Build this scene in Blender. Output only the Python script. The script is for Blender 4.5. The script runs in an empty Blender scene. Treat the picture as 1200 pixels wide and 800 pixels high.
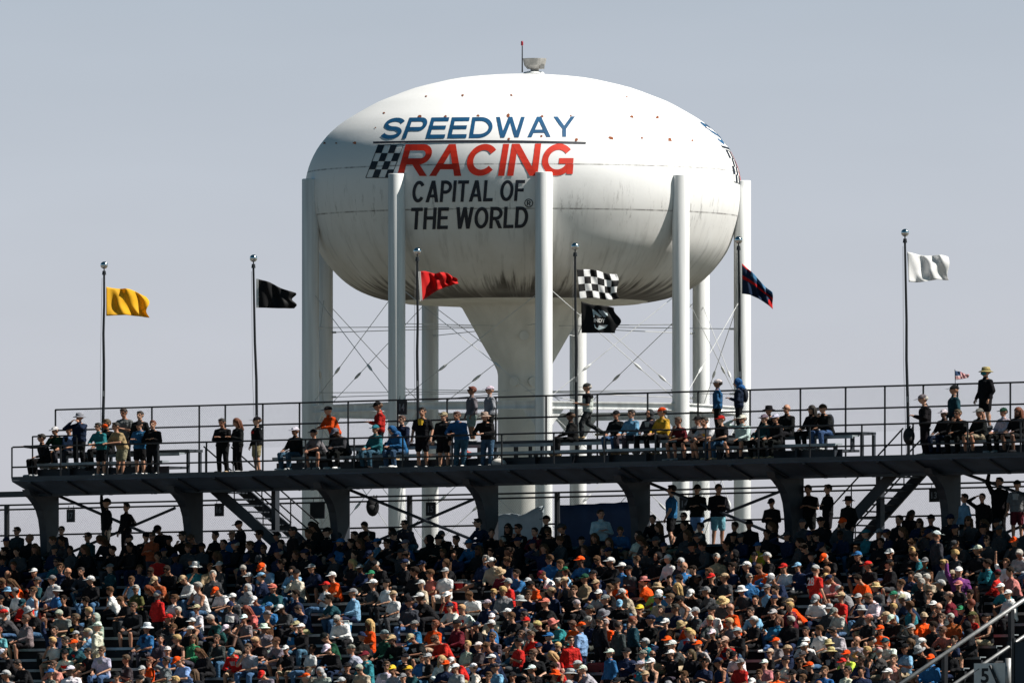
import bpy, bmesh, math, random
from mathutils import Vector, Matrix, Euler
random.seed(11)
PI = math.pi
SC = bpy.context.scene
COL = SC.collection

# ------------------------------------------------------------------ camera frame
F = 20190.0            # focal length in 1200-px units (a 600 mm class lens)
HY = 1060.0            # image row of the horizon
D0 = 505.0             # metres from camera to the middle of the raised deck
TH = math.radians(44)  # the stand runs obliquely to the view
CT, ST = math.cos(TH), math.sin(TH)
Z0 = (HY - 546) * D0 / F          # height of the deck's front floor above the lens
ZG = -3.0                         # ground

def P(u, v, w):
    return Vector((u * CT + v * ST, -u * ST + v * CT, Z0 + w))
def dist(u, v):
    return D0 - u * ST + v * CT
def upix(x, v):
    k = x - 600.0
    return (k * (D0 + v * CT) - F * v * ST) / (F * CT + k * ST)
def wpix(y, u, v):
    return (HY - y) * dist(u, v) / F - Z0
def at(x, y, d):
    return Vector(((x - 600) * d / F, d - D0, (HY - y) * d / F))
def pix(p):
    d = p.y + D0
    return 600 + F * p.x / d, HY - F * p.z / d

# ------------------------------------------------------------------ materials
MATS = {}
def mat(name, col, rough=0.6, metal=0.0, noise=0.15, nscale=3.0, bump=0.0, spec=0.4, stretch=1.0):
    if name in MATS: return MATS[name]
    m = bpy.data.materials.new(name); m.use_nodes = True
    nt = m.node_tree; b = nt.nodes['Principled BSDF']
    b.inputs['Roughness'].default_value = rough
    b.inputs['Metallic'].default_value = metal
    b.inputs['Specular IOR Level'].default_value = spec
    tc = nt.nodes.new('ShaderNodeTexCoord')
    n = nt.nodes.new('ShaderNodeTexNoise'); n.inputs['Scale'].default_value = nscale; n.inputs['Detail'].default_value = 5
    mp = nt.nodes.new('ShaderNodeMapping'); mp.inputs['Scale'].default_value = (1, 1, stretch)
    nt.links.new(tc.outputs['Object'], mp.inputs['Vector']); nt.links.new(mp.outputs[0], n.inputs['Vector'])
    r = nt.nodes.new('ShaderNodeMapRange')
    r.inputs['From Min'].default_value = 0.3; r.inputs['From Max'].default_value = 0.7
    r.inputs['To Min'].default_value = 1 - noise; r.inputs['To Max'].default_value = 1 + noise * 0.6
    nt.links.new(n.outputs['Fac'], r.inputs['Value'])
    mx = nt.nodes.new('ShaderNodeVectorMath'); mx.operation = 'SCALE'
    mx.inputs[0].default_value = col[:3]
    nt.links.new(r.outputs['Result'], mx.inputs['Scale'])
    nt.links.new(mx.outputs['Vector'], b.inputs['Base Color'])
    if bump:
        bp = nt.nodes.new('ShaderNodeBump'); bp.inputs['Strength'].default_value = bump; bp.inputs['Distance'].default_value = 0.02
        nt.links.new(n.outputs['Fac'], bp.inputs['Height']); nt.links.new(bp.outputs['Normal'], b.inputs['Normal'])
    MATS[name] = m
    return m

def colour_mat(name, source, rough, noise, nscale, spec=0.3, bump=0.0):
    """takes its base colour from the object's own colour ('object') or a colour attribute (name)"""
    m = bpy.data.materials.new(name); m.use_nodes = True
    nt = m.node_tree; b = nt.nodes['Principled BSDF']
    b.inputs['Roughness'].default_value = rough; b.inputs['Specular IOR Level'].default_value = spec
    tc = nt.nodes.new('ShaderNodeTexCoord')
    n = nt.nodes.new('ShaderNodeTexNoise'); n.inputs['Scale'].default_value = nscale; n.inputs['Detail'].default_value = 4
    nt.links.new(tc.outputs['Object'], n.inputs['Vector'])
    r = nt.nodes.new('ShaderNodeMapRange')
    r.inputs['From Min'].default_value = 0.3; r.inputs['From Max'].default_value = 0.7
    r.inputs['To Min'].default_value = 1 - noise; r.inputs['To Max'].default_value = 1 + noise * 0.4
    nt.links.new(n.outputs['Fac'], r.inputs['Value'])
    if source == 'object':
        s = nt.nodes.new('ShaderNodeObjectInfo')
    else:
        s = nt.nodes.new('ShaderNodeAttribute'); s.attribute_name = source
    mx = nt.nodes.new('ShaderNodeVectorMath'); mx.operation = 'SCALE'
    nt.links.new(s.outputs['Color'], mx.inputs[0])
    nt.links.new(r.outputs['Result'], mx.inputs['Scale'])
    nt.links.new(mx.outputs['Vector'], b.inputs['Base Color'])
    if bump:
        n2 = nt.nodes.new('ShaderNodeTexNoise'); n2.inputs['Scale'].default_value = 8.0; n2.inputs['Detail'].default_value = 3
        nt.links.new(tc.outputs['Object'], n2.inputs['Vector'])
        bp = nt.nodes.new('ShaderNodeBump'); bp.inputs['Strength'].default_value = bump; bp.inputs['Distance'].default_value = 0.09
        nt.links.new(n2.outputs['Fac'], bp.inputs['Height']); nt.links.new(bp.outputs['Normal'], b.inputs['Normal'])
    MATS[name] = m
    return m

FABRIC = colour_mat('clothing_fabric', 'object', 0.92, 0.35, 7.0, 0.12, 0.9)
SKIN = colour_mat('skin', 'object', 0.5, 0.12, 9.0, 0.35)
HAIR = colour_mat('hair_strands', 'object', 0.7, 0.4, 30.0, 0.3)
CROWDM = colour_mat('crowd_surface', 'shade', 0.9, 0.3, 7.0, 0.12, 0.8)
EYE = mat('eye_dark', (0.012, 0.01, 0.009), 0.3)
LIP = mat('lip', (0.26, 0.09, 0.07), 0.5)
STEEL = mat('deck_steel_paint', (0.022, 0.027, 0.036), 0.55, 0, 0.35, 2.0, 0.1)
SOFFIT = mat('soffit_panel_paint', (0.045, 0.066, 0.10), 0.6, 0, 0.45, 1.2, 0.1)
RAIL = mat('black_pipe_paint', (0.012, 0.013, 0.016), 0.45, 0, 0.3, 4.0)
GALV = mat('galvanised_pipe', (0.30, 0.30, 0.30), 0.5, 0.4, 0.3, 5.0, 0.1)
PLANK = mat('bench_aluminium', (0.30, 0.34, 0.36), 0.5, 0.3, 0.3, 2.0)
FLOORM = mat('terrace_concrete', (0.05, 0.052, 0.056), 0.9, 0, 0.45, 0.9, 0.3)
BLACKM = mat('flat_black', (0.012, 0.013, 0.016), 0.6, 0, 0.3, 4)
WHITEM = mat('white_paint', (0.72, 0.72, 0.70), 0.6, 0, 0.1, 4)
NUMERAL = mat('sign_numeral_paint', (0.22, 0.24, 0.26), 0.7, 0, 0.2, 4)
NOSING = mat('step_nosing_paint', (0.42, 0.41, 0.38), 0.8, 0, 0.4, 9)

# ------------------------------------------------------------------ mesh builder
class MB:
    def __init__(s): s.v = []; s.f = []; s.m = []
    def add(s, vs, fs, mi=0):
        b = len(s.v); s.v += [tuple(p) for p in vs]
        for q in fs: s.f.append(tuple(b + i for i in q)); s.m.append(mi)
    def hexa(s, c, mi=0):
        s.add(c, [(0, 3, 2, 1), (4, 5, 6, 7), (0, 1, 5, 4), (1, 2, 6, 5), (2, 3, 7, 6), (3, 0, 4, 7)], mi)
    def dbox(s, u0, u1, v0, v1, w0, w1, mi=0):
        s.hexa([P(u0, v0, w0), P(u1, v0, w0), P(u1, v1, w0), P(u0, v1, w0), P(u0, v0, w1), P(u1, v0, w1), P(u1, v1, w1), P(u0, v1, w1)], mi)
    def box(s, c, sx, sy, sz, mi=0):
        x, y, z = c; a, b, d = sx / 2, sy / 2, sz / 2
        s.hexa([(x - a, y - b, z - d), (x + a, y - b, z - d), (x + a, y + b, z - d), (x - a, y + b, z - d),
                (x - a, y - b, z + d), (x + a, y - b, z + d), (x + a, y + b, z + d), (x - a, y + b, z + d)], mi)
    def tube(s, p1, p2, r1, r2=None, n=8, mi=0):
        r2 = r1 if r2 is None else r2
        p1, p2 = Vector(p1), Vector(p2); d = (p2 - p1)
        if d.length < 1e-6: return
        d.normalize(); a = d.orthogonal().normalized(); b = d.cross(a)
        vs = []
        for p, r in ((p1, r1), (p2, r2)):
            for i in range(n):
                t = 2 * PI * i / n; vs.append(p + (a * math.cos(t) + b * math.sin(t)) * r)
        fs = [(i, (i + 1) % n, n + (i + 1) % n, n + i) for i in range(n)]
        fs += [tuple(reversed(range(n))), tuple(range(n, 2 * n))]
        s.add(vs, fs, mi)
    def path(s, pts, r, n=8, mi=0):
        for a, b in zip(pts[:-1], pts[1:]): s.tube(a, b, r, r, n, mi)
    def capsule(s, p1, p2, r1, r2=None, n=10, mi=0, k=3):
        r2 = r1 if r2 is None else r2
        p1, p2 = Vector(p1), Vector(p2); d = p2 - p1
        d = Vector((0, 0, 1)) if d.length < 1e-5 else d.normalized()
        a = d.orthogonal().normalized(); b = d.cross(a)
        rings = []
        for j in range(1, k + 1):
            t = -PI / 2 + (PI / 2) * j / k
            rings.append((p1 + d * (r1 * math.sin(t)), r1 * math.cos(t)))
        for j in range(0, k):
            t = (PI / 2) * j / k
            rings.append((p2 + d * (r2 * math.sin(t)), r2 * math.cos(t)))
        vs = [p1 - d * r1]
        for c, r in rings:
            for i in range(n):
                t = 2 * PI * i / n; vs.append(c + (a * math.cos(t) + b * math.sin(t)) * r)
        vs.append(p2 + d * r2)
        fs = [(0, 1 + (i + 1) % n, 1 + i) for i in range(n)]
        for j in range(len(rings) - 1):
            o = 1 + j * n
            fs += [(o + i, o + (i + 1) % n, o + n + (i + 1) % n, o + n + i) for i in range(n)]
        o = 1 + (len(rings) - 1) * n; L = len(vs) - 1
        fs += [(o + i, o + (i + 1) % n, L) for i in range(n)]
        s.add(vs, fs, mi)
    def ellipsoid(s, c, rx, ry, rz, M=None, n=12, k=8, mi=0, zmin=-1.0, cap=True, ymax=None):
        c = Vector(c); vs = []; fs = []
        t0 = math.asin(max(-1, zmin))
        rows = []
        for j in range(k + 1):
            t = t0 + (PI / 2 - t0) * j / k
            row = []
            rr = math.cos(t)
            for i in range(n):
                a = 2 * PI * i / n
                p = Vector((rx * rr * math.cos(a), ry * rr * math.sin(a), rz * math.sin(t))) + c
                if M is not None: p = M @ p
                row.append(len(vs)); vs.append(p)
            rows.append(row)
        for j in range(k):
            fs += [(rows[j][i], rows[j][(i + 1) % n], rows[j + 1][(i + 1) % n], rows[j + 1][i]) for i in range(n)]
        if cap: fs.append(tuple(reversed(rows[0])))
        fs.append(tuple(rows[k]))
        s.add(vs, fs, mi)
    def lathe(s, prof, c=(0, 0), n=48, mi=0, cap=True):
        vs = []; fs = []
        for r, z in prof:
            for i in range(n):
                a = 2 * PI * i / n; vs.append((c[0] + r * math.cos(a), c[1] + r * math.sin(a), z))
        m = len(prof)
        for j in range(m - 1):
            fs += [(j * n + i, j * n + (i + 1) % n, (j + 1) * n + (i + 1) % n, (j + 1) * n + i) for i in range(n)]
        if cap:
            fs.append(tuple(reversed(range(n)))); fs.append(tuple(range((m - 1) * n, m * n)))
        s.add(vs, fs, mi)
    def prism(s, poly, off, mi=0):
        """closed polygon (list of points) pushed along vector off"""
        off = Vector(off); n = len(poly)
        vs = [Vector(p) for p in poly] + [Vector(p) + off for p in poly]
        fs = [tuple(reversed(range(n))), tuple(range(n, 2 * n))]
        fs += [(i, (i + 1) % n, n + (i + 1) % n, n + i) for i in range(n)]
        s.add(vs, fs, mi)
    def build(s, name, mats, parent=None, smooth=False, fix=True):
        me = bpy.data.meshes.new(name)
        off = parent.location if parent is not None else Vector((0, 0, 0))
        if parent is not None and parent.parent is not None: off = off + parent.parent.location
        me.from_pydata([(p[0] - off[0], p[1] - off[1], p[2] - off[2]) for p in s.v], [], s.f)
        if not isinstance(mats, (list, tuple)): mats = [mats]
        for m in mats: me.materials.append(m)
        me.polygons.foreach_set('material_index', s.m)
        if fix:
            bm = bmesh.new(); bm.from_mesh(me); bmesh.ops.recalc_face_normals(bm, faces=bm.faces[:]); bm.to_mesh(me); bm.free()
        if smooth: me.polygons.foreach_set('use_smooth', [True] * len(me.polygons))
        me.update()
        o = bpy.data.objects.new(name, me); COL.objects.link(o)
        if parent is not None: o.parent = parent
        return o

def tag(o, label=None, cat=None, group=None, kind=None):
    if label: o['label'] = label
    if cat: o['category'] = cat
    if group: o['group'] = group
    if kind: o['kind'] = kind
    return o
def thing(name, label, cat, loc, group=None):
    o = bpy.data.objects.new(name, None); COL.objects.link(o); o.location = loc; o.empty_display_size = 0.3
    tag(o, label, cat, group); return o

def text_mesh(body, bold=0.0, shear=0.0, subdiv=None):
    """flat lettering: list of 2-D verts scaled to its own unit box (0..1, 0..1), and faces"""
    cu = bpy.data.curves.new('lettering', 'FONT'); cu.body = body; cu.offset = bold; cu.shear = shear
    cu.resolution_u = 5; cu.fill_mode = 'FRONT'
    ob = bpy.data.objects.new('lettering', cu); COL.objects.link(ob)
    dg = bpy.context.evaluated_depsgraph_get()
    me = bpy.data.meshes.new_from_object(ob.evaluated_get(dg))
    bpy.data.objects.remove(ob); bpy.data.curves.remove(cu)
    xs = [v.co.x for v in me.vertices]; ys = [v.co.y for v in me.vertices]
    x0, x1, y0, y1 = min(xs), max(xs), min(ys), max(ys)
    for v in me.vertices: v.co = ((v.co.x - x0) / (x1 - x0), (v.co.y - y0) / (y1 - y0), 0)
    bm = bmesh.new(); bm.from_mesh(me); bpy.data.meshes.remove(me)
    if subdiv:
        nx, ny = subdiv
        for i in range(1, nx):
            bmesh.ops.bisect_plane(bm, geom=bm.verts[:] + bm.edges[:] + bm.faces[:], plane_co=(i / nx, 0, 0), plane_no=(1, 0, 0))
        for i in range(1, ny):
            bmesh.ops.bisect_plane(bm, geom=bm.verts[:] + bm.edges[:] + bm.faces[:], plane_co=(0, i / ny, 0), plane_no=(0, 1, 0))
    bm.verts.index_update()
    vs = [(v.co.x, v.co.y) for v in bm.verts]; fs = [tuple(v.index for v in f.verts) for f in bm.faces]
    bm.free()
    return vs, fs

# ------------------------------------------------------------------ ground
g = MB(); g.add([(-6000, -3000, ZG), (6000, -3000, ZG), (6000, 9000, ZG), (-6000, 9000, ZG)], [(0, 1, 2, 3)])
ground = g.build('ground', mat('dry_ground', (0.085, 0.08, 0.06), 0.95, 0, 0.4, 0.02), fix=False); tag(ground, kind='structure')

# ------------------------------------------------------------------ water tower
DT = 1010.0; TS = DT / F                      # metres per pixel at the tower
TX, TY = (613 - 600) * TS, DT - D0
def tz(y): return (HY - y) * TS
PROF = [(88, 0.5), (88.3, 36), (92, 75), (97, 100), (104, 128), (112.5, 151), (120, 170), (128, 185), (136, 199), (144, 211.5), (155, 225),
        (165, 234), (176, 242), (190, 249), (203, 253.2), (215, 255.2), (228, 255.6), (240, 255), (254, 253), (272, 248), (288, 242.5),
        (300, 236), (312, 227), (322, 218), (331, 208), (339, 196), (345, 183), (350, 168), (353.5, 150)]
def tank_r(z):
    y = HY - z / TS
    if y <= PROF[0][0]: return 0.01
    for (a, ra), (b, rb) in zip(PROF[:-1], PROF[1:]):
        if y <= b: return (ra + (rb - ra) * (y - a) / (b - a)) * TS
    return PROF[-1][1] * TS
def smooth_prof():
    out = []
    n = len(PROF)
    for i in range(n - 1):
        p0 = PROF[max(i - 1, 0)]; p1 = PROF[i]; p2 = PROF[i + 1]; p3 = PROF[min(i + 2, n - 1)]
        for t in (0, 0.5):
            q = []
            for a in (0, 1):
                q.append(0.5 * (2 * p1[a] + (p2[a] - p0[a]) * t + (2 * p0[a] - 5 * p1[a] + 4 * p2[a] - p3[a]) * t * t + (3 * p1[a] - p0[a] - 3 * p2[a] + p3[a]) * t ** 3))
            out.append((q[1] * TS, tz(q[0])))
    out.append((PROF[-1][1] * TS, tz(PROF[-1][0])))
    return out

def tank_material():
    m = bpy.data.materials.new('weathered_white_tank_paint'); m.use_nodes = True
    nt = m.node_tree; N = nt.nodes; L = nt.links; b = N['Principled BSDF']
    b.inputs['Roughness'].default_value = 0.55; b.inputs['Specular IOR Level'].default_value = 0.35
    tc = N.new('ShaderNodeTexCoord'); sep = N.new('ShaderNodeSeparateXYZ'); L.new(tc.outputs['Object'], sep.inputs[0])
    def mth(op, a, b_=None, c=None):
        n = N.new('ShaderNodeMath'); n.operation = op
        for i, x in enumerate((a, b_, c)):
            if x is None: continue
            if isinstance(x, (int, float)): n.inputs[i].default_value = x
            else: L.new(x, n.inputs[i])
        return n.outputs[0]
    def rng(x, a, b_, c, d, clamp=True, interp='LINEAR'):
        n = N.new('ShaderNodeMapRange'); n.clamp = clamp; n.interpolation_type = interp
        L.new(x, n.inputs['Value'])
        for k, q in zip(('From Min', 'From Max', 'To Min', 'To Max'), (a, b_, c, d)): n.inputs[k].default_value = q
        return n.outputs['Result']
    def noise(scale, sc3, detail=5, rough=0.6):
        mp = N.new('ShaderNodeMapping'); mp.inputs['Scale'].default_value = sc3; L.new(tc.outputs['Object'], mp.inputs['Vector'])
        n = N.new('ShaderNodeTexNoise'); n.inputs['Scale'].default_value = scale; n.inputs['Detail'].default_value = detail; n.inputs['Roughness'].default_value = rough
        L.new(mp.outputs[0], n.inputs['Vector']); return n.outputs['Fac']
    z = sep.outputs['Z']                      # object origin at the foot of the tower: z = tz(y) - ZG
    def zz(y): return tz(y) - ZG
    ang = mth('ARCTAN2', sep.outputs['Y'], sep.outputs['X'])
    cv = N.new('ShaderNodeCombineXYZ'); L.new(mth('MULTIPLY', ang, 26.0), cv.inputs[0]); L.new(mth('MULTIPLY', sep.outputs['Z'], 0.35), cv.inputs[1])
    na = N.new('ShaderNodeTexNoise'); na.inputs['Scale'].default_value = 1.0; na.inputs['Detail'].default_value = 6; na.inputs['Roughness'].default_value = 0.65; L.new(cv.outputs[0], na.inputs['Vector'])
    lick = na.outputs['Fac']
    streak = noise(1.0, (2.2, 2.2, 0.06), 6, 0.65)
    streak2 = noise(1.0, (4.2, 4.2, 0.12), 5, 0.65)
    grime = noise(1.0, (0.35, 0.35, 0.35), 6, 0.6)
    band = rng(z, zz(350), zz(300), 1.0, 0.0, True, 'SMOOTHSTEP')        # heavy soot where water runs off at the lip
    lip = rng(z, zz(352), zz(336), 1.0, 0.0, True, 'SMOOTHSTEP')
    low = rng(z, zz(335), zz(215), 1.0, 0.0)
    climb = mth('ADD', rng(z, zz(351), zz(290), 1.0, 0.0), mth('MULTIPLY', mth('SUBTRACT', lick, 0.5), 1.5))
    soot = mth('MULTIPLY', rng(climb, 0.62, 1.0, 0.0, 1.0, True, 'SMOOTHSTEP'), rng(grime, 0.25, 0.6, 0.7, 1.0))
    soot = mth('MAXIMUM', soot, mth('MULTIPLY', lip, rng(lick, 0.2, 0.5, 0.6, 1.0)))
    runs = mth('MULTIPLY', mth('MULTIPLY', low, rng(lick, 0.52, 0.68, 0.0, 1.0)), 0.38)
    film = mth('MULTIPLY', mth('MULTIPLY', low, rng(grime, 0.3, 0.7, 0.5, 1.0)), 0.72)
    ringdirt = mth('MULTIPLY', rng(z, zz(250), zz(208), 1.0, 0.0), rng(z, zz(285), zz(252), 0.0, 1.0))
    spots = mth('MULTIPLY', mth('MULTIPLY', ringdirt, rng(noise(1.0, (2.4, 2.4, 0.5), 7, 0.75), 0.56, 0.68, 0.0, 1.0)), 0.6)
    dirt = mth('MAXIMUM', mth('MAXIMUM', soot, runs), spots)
    def mix(f, a, b_):
        n = N.new('ShaderNodeMix'); n.data_type = 'RGBA'
        L.new(f, n.inputs['Factor'])
        for i, x in ((6, a), (7, b_)):
            if isinstance(x, tuple): n.inputs[i].default_value = (*x, 1)
            else: L.new(x, n.inputs[i])
        return n.outputs[2]
    c = mix(grime, (0.80, 0.80, 0.80), (0.74, 0.74, 0.735))
    c = mix(film, c, (0.37, 0.33, 0.27))
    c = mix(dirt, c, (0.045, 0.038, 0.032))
    for y in (203, 254.5):                    # weld seams
        d = mth('ABSOLUTE', mth('SUBTRACT', z, zz(y)))
        ln = mth('MULTIPLY', rng(d, 0.02, 0.06, 1.0, 0.0), rng(streak, 0.35, 0.6, 0.15, 0.75))
        c = mix(ln, c, (0.09, 0.08, 0.075))
    L.new(c, b.inputs['Base Color'])
    bp = N.new('ShaderNodeBump'); bp.inputs['Strength'].default_value = 0.12; bp.inputs['Distance'].default_value = 0.15
    L.new(grime, bp.inputs['Height']); L.new(bp.outputs['Normal'], b.inputs['Normal'])
    return m
TANKM = tank_material()
LEGM = mat('white_steel_leg_paint', (0.72, 0.73, 0.73), 0.55, 0, 0.22, 3.0, 0.02, 0.3, 0.05)
CONEM = mat('tower_shaft_paint', (0.68, 0.67, 0.63), 0.6, 0, 0.12, 1.2, 0.03, 0.3, 0.10)
RODM = mat('brace_rod_paint', (0.55, 0.56, 0.56), 0.6, 0, 0.3, 1.0)
RUST = mat('rust', (0.22, 0.06, 0.02), 0.9, 0, 0.5, 9)
tower = thing('water_tower', 'white multi-legged water tower with grimy bulb tank and racing slogan, behind the stand', 'water tower', (TX, TY, ZG))
def surf(x, y, off=0.03):
    """the point of the tank's near side that is seen at photo pixel x, y"""
    dl = 12.0
    for _ in range(25):
        d = DT - dl; X = (x - 600) * d / F - TX; Z = (HY - y) * d / F
        r = tank_r(Z); dl = math.sqrt(max(r * r - X * X, 0.02))
    dz = 0.15; dr = (tank_r(Z + dz) - tank_r(Z - dz)) / (2 * dz)
    rr = math.hypot(X, dl); nr = Vector((X / rr, -dl / rr, -dr)).normalized()
    return Vector((TX + X, TY - dl, Z)) + nr * off
t = MB(); t.lathe(list(reversed(smooth_prof())), (TX, TY), 160, 0, True)
# studs with rust bleeding round them
for (x, y, s) in [(542, 112, 1), (599, 112, 1), (499, 113, .8), (450, 133, 1), (492, 137, 1.3), (522, 137, 1.2), (560, 136, 1), (595, 136, 1.7), (415.5, 168, 1.6),
               (394, 168, .9), (380, 168, .9), (740, 137, 1.5), (770, 138, 1.4), (715.5, 162, 1.8), (752, 162, 1), (784.5, 164, 1.7), (811, 165, 1), (734, 114, .8),
               (635, 137, 1.2), (669, 136, .8), (634, 160, 1), (675, 164, 1.2), (596, 163, 1), (440, 150, .6), (827, 150, .8)]:
    pts = []
    for i in range(8):
        a = i * PI / 4; r = s * random.uniform(0.7, 1.6)
        pts.append(surf(x + math.cos(a) * r * 1.25 + 0.3 * s, y + math.sin(a) * r, 0.025))
    t.add(pts, [tuple(range(8))], 1)
tank = t.build('tank', [TANKM, RUST], tower, True, fix=False)
# underside, cone and shaft
s = MB(); s.lathe([(TS * r, tz(y)) for y, r in ((352.8, 149.5), (355.5, 138), (357, 110), (357.5, 78), (361, 71.5), (400, 49.5), (426, 34.5), (434, 30.6), (440, 29.5), (640, 29.5))] + [(TS * 29.5, ZG)], (TX, TY), 96)
shaft = s.build('central_shaft', CONEM, tower, True)
for a, z in ((-1.9, 448), (-1.2, 448), (-1.55, 395)):
    h = MB(); r = TS * (29.7 if z > 420 else 53); c = Vector((TX + r * math.cos(a), TY + r * math.sin(a), tz(z)))
    h.tube(c, c + Vector((math.cos(a), math.sin(a), 0)) * 0.18, 0.28, 0.28, 16); h.build('access_hatch', CONEM, shaft)
LEGS = []
RL = 257.5 * TS
for k in range(9):
    a = math.radians(5.3 + 40 * k); lx, ly = TX + RL * math.sin(a), TY - RL * math.cos(a); LEGS.append((lx, ly))
    l = MB(); l.lathe([(0.50, ZG), (0.50, tz(213.5)), (0.47, tz(212.6))], (lx, ly), 32)
    l.build('leg', LEGM, tower, True)
def smooth_by_angle(o):
    pass
for k in range(9):
    p, q = LEGS[k], LEGS[(k + 1) % 9]
    b = MB(); d = Vector((q[0] - p[0], q[1] - p[1], 0)); L_ = d.length; d.normalize(); n = Vector((-d.y, d.x, 0))
    p3 = Vector((p[0], p[1], tz(481))) + d * 0.45; q3 = Vector((q[0], q[1], tz(481))) - d * 0.45
    for w0, w1, h0, h1 in ((-0.16, 0.16, 0.12, 0.2), (-0.05, 0.05, -0.2, 0.12), (-0.16, 0.16, -0.26, -0.2)):
        b.hexa([p3 + n * w0 + Vector((0, 0, h0)), q3 + n * w0 + Vector((0, 0, h0)), q3 + n * w1 + Vector((0, 0, h0)), p3 + n * w1 + Vector((0, 0, h0)),
                p3 + n * w0 + Vector((0, 0, h1)), q3 + n * w0 + Vector((0, 0, h1)), q3 + n * w1 + Vector((0, 0, h1)), p3 + n * w1 + Vector((0, 0, h1))])
    # gussets where the strut meets its legs
    for e, sg in ((p3, 1), (q3, -1)):
        b.prism([e + Vector((0, 0, 0.26)) - n * 0.03, e + d * sg * 1.0 + Vector((0, 0, -0.03)) - n * 0.03, e + Vector((0, 0, -1.3)) - n * 0.03], n * 0.06)
    b.build('ring_strut', LEGM, tower)
    for za, zb in ((346, 474), (474, 352), (488, 632), (632, 488)):
        A = Vector((p[0], p[1], tz(za))) + d * 0.3; B = Vector((q[0], q[1], tz(zb))) - d * 0.3
        r = MB(); r.tube(A, B, 0.021, 0.021, 6); ro = r.build('brace_rod', RODM, tower)
        lo, hi = (A, B) if A.z < B.z else (B, A)
        c = lo.lerp(hi, 0.30); dd = (hi - lo).normalized()
        tb = MB(); tb.tube(c - dd * 0.34, c - dd * 0.14, 0.03, 0.08, 8); tb.tube(c - dd * 0.14, c + dd * 0.14, 0.08, 0.08, 8); tb.tube(c + dd * 0.14, c + dd * 0.34, 0.08, 0.03, 8)
        tb.build('turnbuckle', RODM, ro)
    # radial rods to the shaft, two levels
    for zy, rr in ((386, 58), (462, 30)):
        dirc = Vector((TX - p[0], TY - p[1], 0)).normalized()
        A = Vector((p[0], p[1], tz(zy))) + dirc * 0.5; B = Vector((TX, TY, tz(zy - 3))) - dirc * (rr * TS)
        r = MB(); r.tube(A, B, 0.022, 0.022, 6); r.tube(A - dirc * 0.05, A + dirc * 0.25, 0.06, 0.06, 6); r.build('radial_rod', RODM, tower)
# roof gear: aircraft warning light and vent
v_ = MB(); v_.lathe([(TS * 13, tz(88.2)), (TS * 11.5, tz(85.8)), (TS * 6, tz(84.6))], (TX + 12.5 * TS, TY - 1), 24); v_.build('roof_hatch', LEGM, tower, True)
v_ = MB(); c0 = (TX + 13.5 * TS, TY - 1)
v_.lathe([(TS * 8.5, tz(82)), (TS * 12.2, tz(78)), (TS * 13.8, tz(70.5)), (TS * 13.8, tz(69.8))], c0, 24)
v_.lathe([(TS * 5, tz(86)), (TS * 5, tz(81.8))], c0, 16)
vent = v_.build('roof_vent', mat('vent_galvanised', (0.34, 0.33, 0.31), 0.6, 0.2, 0.3, 2), tower)
v_ = MB(); v_.box((TX + 22.5 * TS, TY - 1.3, tz(79.5)), TS * 5, 0.4, TS * 5.5); v_.build('junction_box', mat('vent_galvanised', ()), vent)
v_ = MB(); v_.tube((TX - 1 * TS, TY - 1, tz(86)), (TX - 1 * TS, TY - 1, tz(55)), 0.04, 0.03, 8); mast = v_.build('light_mast', RAIL, tower)
v_ = MB(); v_.capsule((TX - 1.2 * TS, TY - 1, tz(53.5)), (TX - 1.2 * TS, TY - 1, tz(50.5)), 0.075, 0.07); v_.build('warning_light', mat('red_lens', (0.30, 0.015, 0.03), 0.25), mast, True)

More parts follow.
